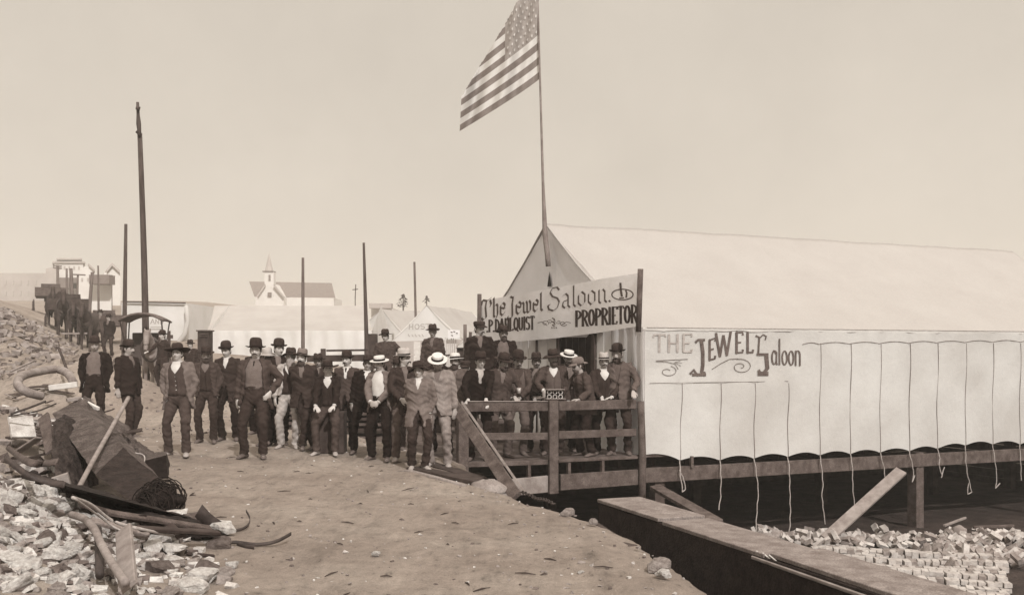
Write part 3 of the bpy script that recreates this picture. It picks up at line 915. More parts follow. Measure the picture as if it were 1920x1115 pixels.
LOWER = {
    'a': ([arc(.24, .27, .17, .25, 40, 330, 16), [(.42, .5), (.40, .1), (.46, .0)], [(.12, .46), (.2, .55), (.34, .53), (.42, .42)]], .52),
    'l': ([V(.12)], .26), 'o': ([arc(.25, .28, .18, .26, 0, 360, 18)], .50), 'n': ([V(.10, 0, .56), [(.10, .40)] + arc(.26, .38, .16, .17, 170, 0, 8) + [(.42, 0)]], .54),
}

class Letters:
    """strokes given in photograph pixels, laid on a surface by a mapping (px, py, lift) -> world"""
    def __init__(s, mp): s.mb, s.mp, s.k = MB(), mp, 0
    def stroke(s, pts, thick, thin=None, nib=None, mi=0):
        s.k += 1
        lift = .004 + .00025 * (s.k % 12)
        thin = thick if thin is None else thin
        n = len(pts); Lf, Rt = [], []
        for i, (x, y) in enumerate(pts):
            a = pts[max(i - 1, 0)]; b = pts[min(i + 1, n - 1)]
            dx, dy = b[0] - a[0], b[1] - a[1]; l = math.hypot(dx, dy) or 1
            if nib: ox, oy = nib[0] / 2, nib[1] / 2
            else:
                v = abs(dy) / l; w = (thin + (thick - thin) * v * v) / 2
                ox, oy = -dy / l * w, dx / l * w
            Lf.append(s.mp(x - ox, y - oy, lift)); Rt.append(s.mp(x + ox, y + oy, lift))
        s.mb.add(Lf + Rt, [(i, i + 1, n + i + 1, n + i) for i in range(n - 1)], mi)
    def word(s, font, text, p0, p1, h0, h1, thick, thin=None, nib=None, serif=0, dy=0, mi=0):
        """baseline from p0 to p1 (pixels), cap height h0 -> h1"""
        tot = sum(font[c][1] for c in text); u = 0
        def mp(gu, gv):
            t = gu / tot; h = h0 + (h1 - h0) * t
            return (p0[0] + (p1[0] - p0[0]) * t, p0[1] + (p1[1] - p0[1]) * t - gv * h)
        for c in text:
            st, w = font[c]
            for q in st:
                s.stroke([mp(u + a, b) for a, b in q], thick, thin, nib, mi)
                if serif and len(q) == 2 and abs(q[0][0] - q[1][0]) < .26:
                    for e in (q[0], q[1]):
                        if e[1] < .06 or e[1] > .94:
                            x, y = mp(u + e[0], e[1]); s.stroke([(x - serif, y), (x + serif, y)], thin or thick, mi=mi)
            u += w
    def curl(s, cx, cy, r0, r1, a0, a1, w, n=26, sq=1.0):
        pts = []
        for i in range(n + 1):
            t = i / n; a = R(a0 + (a1 - a0) * t); r = r0 + (r1 - r0) * t
            pts.append((cx + r * math.cos(a), cy + r * math.sin(a) * sq))
        s.stroke(pts, w)
    def obj(s, name, mats, parent): return s.mb.obj(name, mats, parent)

# ============================================================ the saloon tent
tent = empty('saloon_tent', C0 + Vector((0, 0, -.27)), 'long pale canvas saloon tent with peaked roof built over the sunken lot', 'tent')
def P2(t, s, z): return C0 + LD * t + PD * s + Vector((0, 0, z))
def inv(o):
    o.location = o.location - tent.location if o.parent is tent else o.location
    return o
TOFF = tent.location.copy()
def tpart(mb, name, mt, smooth_=False, parent=None):
    o = mb.obj(name, mt, parent or tent, smooth_)
    if parent is None: o.location = -TOFF
    return o
ROPES_PX = [1275, 1350, 1414, 1477, 1537, 1594, 1650, 1705, 1757, 1810, 1861, 1912, 1963]
ROPE_T = []
for q in ROPES_PX:
    k = (q - 960) / F
    ROPE_T.append((k * C0.y - C0.x) / (LD.x - k * LD.y))
TL = 13.4
EAVE = 2.0
def low_edge(t):
    px = 960 + F * (C0.x + LD.x * t) / (C0.y + LD.y * t)
    py = np.interp(px, [1205, 1275, 1350, 1480, 1600, 1700, 1760, 1810, 1860, 1912, 2100], [854, 862, 862, 855, 850, 845, 840, 834, 832, 832, 826])
    return CZ - (py - HZ) / F * (C0.y + LD.y * t)
RT = [0.0] + ROPE_T + [TL + .4]
def wall_bulge(t, z):
    i = max(k for k in range(len(RT)) if RT[k] <= max(t, 0) + 1e-6); i = min(i, len(RT) - 2)
    a, b = RT[i], RT[i + 1]; u = min(max((t - a) / (b - a), 0), 1)
    arch = math.sin(math.pi * u)
    zb = low_edge(t) + .075 * arch ** .8 - .01
    f = (z - zb) / (EAVE - zb)
    reach = 1.0 if t > ROPE_T[3] + .05 else smooth(.68, .55, f)
    bul = (.03 * arch ** .6 * (1 - abs(f - .45) * .7)) * reach
    bul -= .010 * math.exp(-(min(u, 1 - u) * (b - a) / .04) ** 2) * reach * (f < .93)
    bul += .012 * noise.noise(Vector((t * 2, z * 1.5, 4))) + .005 * noise.noise(Vector((t * 7, z * 3, 9)))
    return bul, zb
def canvas_wall():
    mb = MB()
    ts = sorted(set([round(i * .06, 3) for i in range(int(TL / .06) + 1)]))
    nz_ = 26
    rows = []
    for iz in range(nz_ + 1):
        f = iz / nz_; row = []
        for t in ts:
            i = max(k for k in range(len(RT)) if RT[k] <= t + 1e-6); i = min(i, len(RT) - 2)
            a, b = RT[i], RT[i + 1]; u = (t - a) / (b - a)
            arch = math.sin(math.pi * min(max(u, 0), 1))
            zb = low_edge(t) + .075 * arch ** .8 - .01
            z = zb + (EAVE - zb) * f
            bul, _ = wall_bulge(t, z)
            row.append(P2(t, -bul, z))
        rows.append(row)
    mb.ring_loft(rows, cap=False, closed=False)
    o = tpart(mb, 'canvas_wall', M['canvas'], True)
    return o
WALL = canvas_wall()
APEX_S, APEX_Z, WID = 3.54, 4.16, 6.99
def roof():
    mb = MB()
    for side in (0, 1):
        rows = []
        for i in range(33):
            f = i / 32; row = []
            s = (-.012 + (APEX_S + .012) * f) if side == 0 else (WID + .10 - (WID + .10 - APEX_S) * f)
            z = (EAVE - .04) + (APEX_Z - EAVE + .04) * f - .10 * math.sin(math.pi * f)
            for k in range(271):
                t = -.03 + (TL + .1) * k / 270
                sag = -.05 * math.sin(math.pi * f) * (1 - math.cos(2 * math.pi * t / 3.0)) * .5 + .02 * noise.noise(Vector((t, s, 2))) + .012 * noise.noise(Vector((t * 3.1, s * 1.6, 6))) - .010 * math.exp(-((t % .92 - .46) / .03) ** 2)
                zz = z + sag
                if i == 0: zz += -.012 * abs(math.sin(t * 3.1))
                row.append(P2(t, s, zz))
            rows.append(row)
        mb.ring_loft(rows, cap=False, closed=False)
    o = tpart(mb, 'roof', M['canvas_roof'], True)
    so = o.modifiers.new('t', 'SOLIDIFY'); so.thickness = .012; so.offset = -1
roof()
def gable():
    # triangular canvas end and the flap's dark slit
    mb = MB(); rows = []
    for i in range(15):
        f = i / 14; z = EAVE - .03 + (APEX_Z - EAVE - .03) * f; row = []
        half0, half1 = APEX_S * (1 - f), (WID - APEX_S) * (1 - f)
        for k in range(21):
            u = k / 20; s = APEX_S - half0 + (half0 + half1) * u
            zz = z - .10 * math.sin(math.pi * f) * (0 if 0 < k < 20 else 0)
            row.append(P2(-.0 + .015 * noise.noise(Vector((s * 2, z * 2, 1))), s, min(zz, 1e9)))
        rows.append(row)
    mb.ring_loft(rows, cap=False, closed=False)
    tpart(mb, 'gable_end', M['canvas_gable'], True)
    sl = MB()
    pl = lambda px, py, l=.03: on_plane(px, py, C0 - LD * l, PD)
    sl.add([pl(1030, 508), pl(1034, 537), pl(1026, 537)], [(0, 1, 2)])
    tpart(sl, 'gable_slit', M['black'])
gable()
FP = lambda px, py, l=.0: on_plane(px, py, C0 - LD * l, PD)
def front():
    # boarded and canvas front below the banner
    mb = MB()
    def panel(x0, x1, l, thick=.03, yb=None, mi=0, ztop=EAVE + .02, zbot=-.18):
        a, b = FP(x0, HZ, l), FP(x1, HZ, l)
        a.z = b.z = zbot; c, d = b.copy(), a.copy(); c.z = d.z = ztop
        th = LD * thick
        q = [a, b, c, d]
        mb.add(q + [p + th for p in q], [(0, 1, 2, 3), (7, 6, 5, 4), (0, 4, 5, 1), (1, 5, 6, 2), (2, 6, 7, 3), (3, 7, 4, 0)], mi)
    xs = [898, 914, 930, 946, 961, 977, 991, 1004]
    for a, b in zip(xs, xs[1:]): panel(a + .4, b - .4, random.uniform(0, .012))
    for a, b in ((1008, 1026), (1026.6, 1044)): panel(a, b, random.uniform(.0, .01))
    for a, b in ((1119, 1132), (1132.6, 1146)): panel(a, b, random.uniform(.0, .01))
    panel(1044, 1119, .0, zbot=1.95)
    tpart(mb, 'front_boards', M['board_wall'])
    bq = MB(); a, b = FP(1128, HZ, -.06), FP(1209, HZ, -.06); a.z = b.z = -.19
    bq.add([a, b, b + Vector((0, 0, 2.16)), a + Vector((0, 0, 2.16))], [(0, 1, 2, 3)]); tpart(bq, 'gap_backing', M['canvas_gable'])  # backing added to stop light leaking past the boards
    cv = MB(); rows = []
    for i in range(9):
        row = []
        for k in range(15):
            px = 1146 + (1207.5 - 1146) * k / 14; p = FP(px, HZ, .01)
            p.z = -.2 + 2.2 * i / 8; p -= LD * (.02 * math.sin(px * .35) + .015 * noise.noise(Vector((px * .1, i * .5, 0))))
            row.append(p)
        rows.append(row)
    cv.ring_loft(rows, cap=False, closed=False)
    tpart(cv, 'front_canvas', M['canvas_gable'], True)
    fr = MB()
    def strip(x, y0, y1, w, l=.03):
        a, b = FP(x, y0, l), FP(x, y1, l); fr.bar(a, b, w, .05, up=LD)
    strip(1047, 620, 860, .09); strip(1113, 610, 850, .12)
    a, b = FP(1004, 627, .035), FP(1046, 623, .035); fr.bar(a, b, .05, .05)
    a, b = FP(1115, 620, .035), FP(1131, 618, .035); fr.bar(a, b, .05, .06)
    a, b = FP(1045, 618, .035), FP(1115, 613, .035); fr.bar(a, b, .06, .10)
    a, b = FP(1006, 627, .03), FP(1006, 850, .03); fr.bar(a, b, .03, .03, up=LD)
    tpart(fr, 'door_frame', M['plank_dark'])
    dr = MB()
    a, b = FP(1050, HZ, -.5), FP(1110, HZ, -.5)
    for k in range(5):
        p = a.lerp(b, k / 5 + .002); q = a.lerp(b, (k + 1) / 5 - .002)
        p.z = -.15; q.z = -.15
        dr.add([p, q, q + Vector((0, 0, 2.1)), p + Vector((0, 0, 2.1))], [(0, 1, 2, 3)])
    tpart(dr, 'doorway_boards', M['plank_dark'])
    # pale triangular flap of cloth at the top of the doorway
    fl = MB()
    fl.add([FP(1056, 632, .02), FP(1066, 620, .02), FP(1108, 615, .02), FP(1108, 622, .02), FP(1100, 632, .02)], [(0, 1, 2, 3, 4)])
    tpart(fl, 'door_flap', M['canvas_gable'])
    sk = MB()
    # rear and far walls, floor, and the boarded back of the cellar
    sk.box((0, 0, 0), (.001, .001, .001))
    sk = MB()
    def wallq(t0, s0, t1, s1, z0, z1, th=.02):
        a, b = P2(t0, s0, z0), P2(t1, s1, z0); n = (b - a).cross(Vector((0, 0, 1))).normalized() * th
        h = Vector((0, 0, z1 - z0)); q = [a, b, b + h, a + h]
        sk.add(q + [p + n for p in q], [(0, 1, 2, 3), (7, 6, 5, 4), (0, 4, 5, 1), (1, 5, 6, 2), (2, 6, 7, 3), (3, 7, 4, 0)])
    wallq(0, WID, TL, WID, -.3, EAVE); wallq(TL, .02, TL, WID - .02, -.3, EAVE)
    tpart(sk, 'rear_canvas', M['canvas'])
front()

# floor, joists, front beam and posts carry the tent and the porch together: one deck
deck = empty('timber_deck', P2(-1.5, 0, -.25), 'rough timber deck on posts carrying the tent and its railed porch over the cellar', 'deck')
DOFF = deck.location.copy()
def dpart(mb, name, mt, parent=None, bev=True):
    o = mb.obj(name, mt, parent or deck)
    if parent is None: o.location = -DOFF
    if bev: bevel(o, .006, 1)
    return o
T_LEFT = -3.25
fl = MB()
for k in range(28):
    s0 = .02 + k * .255
    fl.bar(P2(T_LEFT - .1 + random.uniform(-.05, .08), s0 + .12, -.205), P2(TL, s0 + .12, -.205), .245, .05)
dpart(fl, 'floor_boards', M['plank'])
jo = MB()
for k in range(24):
    t = T_LEFT + .3 + k * .70
    jo.bar(P2(t, .45, -.335), P2(t, 6.95, -.335), .06, .20)
dpart(jo, 'joists', M['plank_dark'], bev=False)
bm = MB()
a = on_plane(930, 925, C0, LD); b = on_plane(1026, 915, C0, LD)
def lt(px): 
    k = (px - 960) / F; return (k * C0.y - C0.x) / (LD.x - k * LD.y)
bm.bar(P2(lt(918), -.03, -.60), P2(lt(1026), -.03, -.565), .07, .27)
bm2 = MB()
bm2.bar(P2(lt(1048), -.03, -.555), P2(lt(1193), -.03, -.545), .07, .26)
bm3 = MB()
bm3.bar(P2(lt(1210), .03, -.535), P2(TL, .03, -.60), .08, .25)
for m_, lab in ((bm, 'pale short beam'), (bm2, None), (bm3, None)):
    o = dpart(m_, 'beam', M['plank_light'] if m_ is bm else M['plank'])
for px_ in (905, 1240, 1727, 1960):
    pm = MB(); t = lt(px_)
    if px_ == 905: pm.bar(P2(t, .25, -.36), P2(t, .25, -1.95), .16, .16, up=LD)
    else: pm.bar(P2(t, .14, -.42), P2(t, .14, -2.0), .20 if px_ < 1300 else .24, .20, up=LD)
    dpart(pm, 'post', M['plank_dark'] if px_ < 1500 else M['plank'])
for t_ in (0, 3.5, 7, 10.5, 13.2):
    pm = MB(); pm.bar(P2(t_, 3.4, -.43), P2(t_, 3.4, -2.0), .2, .2, up=LD); dpart(pm, 'post', M['plank_dark'])
bk = MB()
for k in range(7):
    bk.bar(P2(-3.4, 7.06, -.55 - k * .22), P2(TL + .3, 7.06, -.55 - k * .22), .04, .212)
for k in range(7):
    bk.bar(P2(TL + .25, .1, -.55 - k * .22), P2(TL + .25, 7.0, -.55 - k * .22), .04, .212)
dpart(bk, 'cellar_boarding', M['plank_dark'], bev=False)  # boarding added to keep the cellar dark
bl = MB()
for px_ in (990, 1065, 1128, 1205 + 90):
    bl = MB(); t = lt(px_); bl.bar(P2(t, -.02, -.44), P2(t, -.02, -.24), .07, .05, up=LD); dpart(bl, 'block', M['plank'], bev=False)

# porch railing
rail = empty('porch_railing', P2(-1.6, 0, -.18), 'heavy three-board timber railing along the near side of the porch', 'railing')
ROFF = rail.location.copy()
def rpart(mb, name, mt):
    o = mb.obj(name, mt, rail); o.location = -ROFF; bevel(o, .008, 2); return o
def rb(px0, y0, px1, y1, h, off=-.03, th=.05, mt='plank', nm='rail'):
    a = on_plane(px0, y0, C0 + PD * off, LD); b = on_plane(px1, y1, C0 + PD * off, LD)
    m_ = MB(); m_.bar(a, b, th, h); rpart(m_, nm, M[mt])
rb(877, 762, 1027, 761, .155, nm='top_rail')
rb(1047, 760.5, 1192, 757, .155, nm='top_rail')
rb(893, 818, 1027, 817, .115, nm='middle_rail')
rb(1047, 815, 1192, 810, .125, nm='middle_rail')
rb(878, 871, 1027, 866, .075, nm='toe_board')
rb(1047, 864, 1195, 857, .045, nm='toe_board')
m_ = MB(); a = on_plane(1037.5, 750, C0 - PD * .10, LD); b = on_plane(1037.5, 925, C0 - PD * .10, LD); m_.bar(a, b, .165, .06, up=PD); rpart(m_, 'middle_post', M['plank'])
m_ = MB(); a = on_plane(867, 757, C0, LD); b = on_plane(867, 905, C0, LD); m_.bar(a, b, .17, .12, up=PD); rpart(m_, 'end_post', M['plank'])
m_ = MB()
pth = [on_plane(1203 + dx, y, C0 - PD * .07, LD) for dx, y in ((-2, 752), (0, 800), (1.5, 860), (1, 905), (1, 940))]
m_.tube(pth, [.058, .062, .066, .064, .062], n=12)
o = m_.obj('corner_post', M['plank'], rail, True); o.location = -ROFF
cap = MB(); cap.bar(on_plane(877, 752, C0 - PD * .03, LD) + Vector((0, 0, .0)), on_plane(1026, 752, C0 - PD * .03, LD), .09, .012); rpart(cap, 'ledge', M['plank_light'])

# ramp brace leaning from the porch end to the street
br = MB(); a = pt(851, 757, 15.3); b = pt(968, 931, 12.8); br.bar(a, b, .055, .16, up=(.8, -.2, .6))
o = br.obj('leaning_board', M['plank']); bevel(o); tag(o, 'long board leaning from the end post of the porch railing down to the street edge', 'board')
br2 = MB(); br2.bar(a + Vector((.12, .02, .03)), b + Vector((.12, .02, .03)), .022, .03, up=(.8, -.2, .6))
o = br2.obj('trim_strip', M['plank_light'], None); 
o.parent = bpy.data.objects['leaning_board']; o.location = o.location - bpy.data.objects['leaning_board'].location

# ---- side sign lettering, seams and hanging ropes on the canvas wall
def WP(px, py, lift):
    q = on_plane(px, py, C0, LD); b_, _ = wall_bulge((q - C0).dot(LD), q.z)
    return on_plane(px, py, C0 - PD * (b_ + lift + .010), LD)
L1 = Letters(WP)
L1.word(ROMAN, 'THE', (1224, 660), (1300, 660), 33, 35, 4.6, 3.0)
o = L1.obj('lettering', M['paint_faint'], tent); o.location = -TOFF
L2 = Letters(WP)
# the big arched JEWEL
L2.stroke([(1304, 642), (1309, 637), (1322, 637)], 4.5); L2.stroke([(1315, 637), (1318, 660), (1318, 684), (1316, 698)], 6.5, 6)
L2.stroke([(1294, 701), (1301, 693), (1308, 703), (1323, 698)], 5); L2.stroke([(1298, 702), (1324, 702)], 5.5)
L2.word(ROMAN, 'E', (1327, 676), (1343, 672), 38, 40, 4.2, 2.6, serif=1.5)
L2.word(ROMAN, 'W', (1342, 669), (1372, 664), 44, 42, 4.6, 2.6, serif=2)
L2.word(ROMAN, 'E', (1377, 662), (1395, 661), 40, 39, 4.6, 2.8, serif=1.5)
L2.word(ROMAN, 'L', (1398, 661), (1414, 661), 38, 38, 4.6, 3, serif=2)
L2.stroke([(1419, 664), (1441, 664)], 4.5); L2.stroke([(1437, 664), (1439, 690), (1430, 702)], 7.5, 5); L2.stroke([(1421, 700), (1441, 700)], 8); L2.stroke([(1422, 693), (1428, 702)], 5)
L2.word(LOWER, 'aloon', (1446, 683), (1503, 686), 48, 52, 3.0, 2.0)
o = L2.obj('lettering', M['paint_mid'], tent); o.location = -TOFF
L3 = Letters(WP)
L3.stroke([(1417, 629), (1424, 632), (1423, 645), (1422, 662)], 3.4); L3.stroke([(1424, 634), (1431, 627), (1437, 630), (1435, 637)], 2.6)
L3.stroke([(1230, 676), (1290, 673)], 1.0)
L3.curl(1252, 696, 18, 5, -70, 330, 1.0, sq=.6); L3.stroke([(1230, 677), (1250, 678), (1266, 682), (1272, 692)], 1.0)
for q in ((1276, 676), (1279, 680), (1277, 686)): L3.stroke([(1265, 679), q], 1.3, .6)
L3.curl(1389, 687, 22, 3, -110, 440, 1.1, sq=.68); L3.stroke([(1335, 692), (1352, 681), (1368, 673), (1384, 672)], 1.1)
L3.stroke([(1218, 718), (1300, 717)], .8); L3.stroke([(1300, 717), (1478, 714.5)], 1.0)
o = L3.obj('lettering', M['paint_mid'], tent); o.location = -TOFF
# stitched seam and a thin cord drawn for the eave's shadow line
se = MB()
se.tube([WP(q, np.interp(q, [1212, 1920], [613.5, 621]), 0) for q in range(1213, 1930, 8)], .006, n=5)
o = tpart(se, 'eave_shadow_line', M['rope'])
pts = []
for i, q in enumerate(ROPES_PX[4:]):
    prev = 1505 if i == 0 else ROPES_PX[3 + i]
    for k in range(7):
        u = k / 6; pts.append(WP(prev + (q - prev) * u, np.interp(q, [1500, 1900], [646, 641]) - 3.5 * math.sin(math.pi * u), .0))
se = MB(); se.tube(pts, .006, n=5); tpart(se, 'hem_cord', M['rope_wall'])

ends = {1275: [(0, 885), (6, 893), (10, 917), (5, 922), (2, 900), (-1, 880)], 1350: [(2, 895), (1, 930), (-2, 955)], 1414: [(4, 885), (8, 920), (5, 960), (3, 997)],
        1477: [(3, 880), (4, 920), (5, 960), (4, 985), (1, 1010)], 1537: [(3, 870), (6, 905), (4, 930), (10, 982)], 1594: [(4, 870), (5, 915), (8, 945)],
        1650: [(4, 862), (8, 880), (10, 898)], 1705: [(3, 860), (8, 882), (6, 903), (10, 890)], 1757: [(6, 858), (3, 870), (9, 890), (14, 875), (8, 895)],
        1810: [(1, 865), (3, 885), (12, 922), (4, 926), (6, 905)], 1861: [(4, 860), (8, 890), (6, 915), (14, 905)], 1912: [(2, 870), (3, 900)], 1963: [(0, 880)]}
desc = {1275: 'tie rope with a hanging loop, nearest the porch corner post', 1350: 'short double tie rope, second from the porch corner post', 1414: 'tie rope with a long loose tail, third from the porch corner post',
        1477: 'tie rope reaching down to the bricks, fourth from the porch corner post', 1537: 'wavy long tie rope just right of the word Saloon', 1594: 'tie rope just right of the wavy long rope, left of the slanted plank',
        1650: 'shortest tie rope, above the middle of the slanted plank', 1705: 'knotted tie rope just above the upper end of the slanted plank', 1757: 'tangled double tie rope beside the stout cellar post',
        1810: 'tie rope ending in a wide loop, third from the right edge of the canvas', 1861: 'looping tie rope next to the right edge of the canvas', 1912: 'plain tie rope at the right edge of the canvas'}
for q in ROPES_PX[:-1]:
    ztop = 718 if q < 1500 else 643
    py_low = np.interp(q, [1205, 1275, 1350, 1480, 1600, 1700, 1760, 1810, 1860, 1912, 2100], [854, 862, 862, 855, 850, 845, 840, 834, 832, 832, 826])
    mb = MB()
    mb.tube([on_plane(q + 1.2 * math.sin(k * .9) + (1279 - 1275 if q == 1275 else 2) * (1 - k / 9.0), ztop + (py_low - ztop) * k / 9, C0 - PD * .006, LD) for k in range(10)], .0065, n=6)
    path = [on_plane(q, py_low, C0 - PD * .05, LD)] + [on_plane(q + dx, y, C0 - PD * .09, LD) for dx, y in ends[q]]
    fine_ = []
    for a, b in zip(path, path[1:]):
        for k in range(5):
            p = a.lerp(b, k / 5); p += LD * .008 * math.sin(p.z * 23 + q); fine_.append(p)
    fine_.append(path[-1])
    m2 = MB(); m2.tube(fine_, .010, n=6)
    r_ = empty('tie_rope', on_plane(q, py_low, C0 - PD * .05, LD), desc[q], 'rope', 'tie ropes of the canvas wall')
    a_ = mb.obj('taut_rope', M['rope_wall'], r_); b_ = m2.obj('rope_tail', M['rope'], r_)
    a_.location = b_.location = -r_.location

# ---- banner
ban = empty('saloon_banner', FP(1040, 600, .3), 'wide painted cloth banner reading The Jewel Saloon above the porch', 'banner')
BOFF = ban.location.copy()
BX = [897, 960, 1040, 1120, 1197]
BT = [566, 553, 540, 524, 512]; BB = [641, 641, 634, 624, 611]
def BP(px, py, lift):
    ripple = .02 * math.sin(px * .045) + .012 * math.sin(px * .11 + py * .05)
    return on_plane(px, py, C0 - LD * (.30 + lift + ripple), PD)
mb = MB(); rows = []
for i in range(13):
    row = []
    for k in range(61):
        px = 897 + 300 * k / 60; a, b = np.interp(px, BX, BT), np.interp(px, BX, BB)
        row.append(BP(px, a + (b - a) * i / 12, 0))
    rows.append(row)
mb.ring_loft(rows, cap=False, closed=False)
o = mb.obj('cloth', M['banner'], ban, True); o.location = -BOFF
B1 = Letters(BP)
B1.word(GOTHIC, 'The', (902, 600), (948, 590), 38, 36, 5, nib=(3.2, -3.4))
B1.word(GOTHIC, 'Jewel', (950, 592), (1018, 582), 36, 34, 5, nib=(3.2, -3.4))
B1.word(GOTHIC, 'Saloon.', (1026, 582), (1148, 565), 42, 38, 5, nib=(2.6, -2.8))
o = B1.obj('lettering', M['paint_mid'], ban); o.location = -BOFF
B2 = Letters(BP)
B2.word(ROMAN, '.P.DAHLQUIST', (912, 622), (1002, 617), 22, 25, 3.6, 1.8, serif=1.8)
B2.word(ROMAN, 'PROPRIETOR.', (1078, 612), (1200, 604), 29, 34, 4.8, 2.2, serif=2.4)
o = B2.obj('lettering', M['paint_dark'], ban); o.location = -BOFF
B3 = Letters(BP)
for s_, cx in ((-1, 1022), (1, 1056)):
    B3.curl(cx, 606, 7, 1.5, 20, 20 + s_ * 400, 1.0, sq=.8); B3.curl(cx - s_ * 9, 603, 5, 1, 180, 180 - s_ * 380, .9, sq=.8)
    B3.stroke([(cx - s_ * 4, 610), (cx + s_ * 6, 603), (cx + s_ * 14, 605)], 1.1)
for q in range(5): B3.stroke([(1036 + (q % 2) * 3 - 1, 596 + q * 3.2), (1040 + (q % 2), 598 + q * 3.2)], 2.2)
for q in (1034, 1038, 1042): B3.stroke([(q, 613), (q + 1.6, 615)], 2.0)
B3.curl(1167, 552, 20, 20, 0, 360, 2.2, sq=.50)
B3.stroke([(1163, 530), (1164, 545), (1166, 556)], 4.2, 3); B3.stroke([(1161, 559), (1170, 558)], 2.4); B3.stroke([(1173, 544), (1175, 549), (1174, 558)], 3.4, 2)
o = B3.obj('emblem', M['paint_mid'], ban); o.location = -BOFF
for (x0, y0, x1, y1, r_) in ((1201, 504, 1197, 622, .047), (899, 551, 898, 700, .048)):
    mb = MB(); mb.tube([on_plane(x0, y0, C0 - LD * .36, PD), on_plane((x0 + x1) / 2, (y0 + y1) / 2, C0 - LD * .36, PD), on_plane(x1, y1, C0 - LD * .36, PD)], r_, n=12)
    o = mb.obj('banner_pole', M['plank'], ban, True); o.location = -BOFF

# ---- flag pole and flag
mb = MB()
A = [(1028, 499, .05), (1026.5, 480, .05), (1022, 440, .052), (1018, 340, .027), (1014, 200, .021), (1009, 20, .017), (1007, -60, .015)]
fpth = [pt(x, y, 20.1) for x, y, r in A]
mb.tube(fpth, [r for *_, r in A], n=12)
o = mb.obj('flagpole', M['plank_grey'], None, True); tag(o, 'tall thin wooden flagpole rising from the tent gable', 'flagpole')
flag = empty('flag', pt(1009, 148, 20.1), 'large striped flag with stars flying from the pole over the saloon', 'flag')
FO = flag.location.copy()
HT, HB = -33.0, 148.0
def flag_pt(u, v, lift=0):
    """u 0..1 hoist to fly, v 0 bottom..1 top"""
    hx = 1009.5 + (150 - HB) * 0 - .0 * v
    hxv = np.interp(HB + (HT - HB) * v, [-60, 20, 200], [1007, 1009, 1013])
    x = hxv - 150 * u + 12 * u * v
    yb = HB + 98 * u ** .92 + 8 * math.sin(u * 3.1) * 0
    y = yb - (HB - HT) * v * (1 - .14 * u)
    # crest along which the cloth turns away
    yc = np.interp(x, [855, 868, 893, 930, 962, 985, 1020], [190, 176, 133, 72, 18, -40, -90])
    d = .22 * math.sin(u * 9 + v * 2.2) * u ** .6 + .07 * math.sin(u * 23 + v * 5)
    if y < yc:
        ex = yc - y; y = yc + 3 + ex * .55; d += .16 + ex * .006
        x += ex * .05
    return pt(x, y, 20.1 + d - lift)
mb = MB(); NU, NV = 48, 52
grid = [[flag_pt(i / NU, j / NV) for i in range(NU + 1)] for j in range(NV + 1)]
mb.v = [tuple(p) for r_ in grid for p in r_]
for j in range(NV):
    for i in range(NU):
        a = j * (NU + 1) + i; mb.f.append((a, a + 1, a + NU + 2, a + NU + 1))
        stripe = int(j / NV * 13); can = stripe >= 6 and i / NU < .42
        mb.mi.append(2 if can else (0 if stripe % 2 == 0 else 1))
o = mb.obj('cloth', [M['flag_red'], M['flag_white'], M['flag_blue']], flag, True); o.location = -FO
st = MB()
for rr in range(6):
    for cc in range(7):
        u = .030 + .057 * cc + (.028 if rr % 2 else 0); v = 6 / 13 + .045 + rr * .083
        if u > .40: continue
        vs = []
        for k in range(10):
            a = math.pi * k / 5; r0 = .0165 if k % 2 == 0 else .007
            vs.append(flag_pt(u + r0 * math.sin(a) * .75, v + r0 * math.cos(a) * 1.35, .03))
        vs.append(flag_pt(u, v, .03))
        st.add(vs, [(k, (k + 1) % 10, 10) for k in range(10)])
o = st.obj('stars', M['flag_star'], flag); o.location = -FO
# ============================================================ far things
def gp(px, py, y0=5):
    y = ground_y(px, py, y0); p = pt(px, py, y); return p

def pole(px_t, py_t, px_b, py_b, Y, r0, r1, name, label, cat='pole', bend_=0, arms=(), mt='pole', extra=None, group=None):
    a, b = pt(px_b, py_b, Y), pt(px_t, py_t, Y)
    zb = street_z(a.x, a.y)
    if zb < a.z:
        d = (b - a); a = a - d * ((a.z - zb + .3) / d.z)
    n = 7; path = []
    for i in range(n):
        t = i / (n - 1); p = a.lerp(b, t); p.x += bend_ * math.sin(t * math.pi); path.append(p)
    mb = MB(); mb.tube(path, [r0 + (r1 - r0) * i / (n - 1) for i in range(n)], n=12)
    if arms:
        e = empty(name, a, label, cat, group)
        o = mb.obj('shaft', M[mt], e, True); o.location = -e.location
        for (x0, y0, x1, y1) in arms:
            q = MB(); q.bar(pt(x0, y0, Y - .12), pt(x1, y1, Y - .12), .10, .12); o = q.obj('crossarm', M[mt], e); o.location = -e.location
        return e
    o = mb.obj(name, M[mt], None, True)
    return tag(o, label, cat, group)

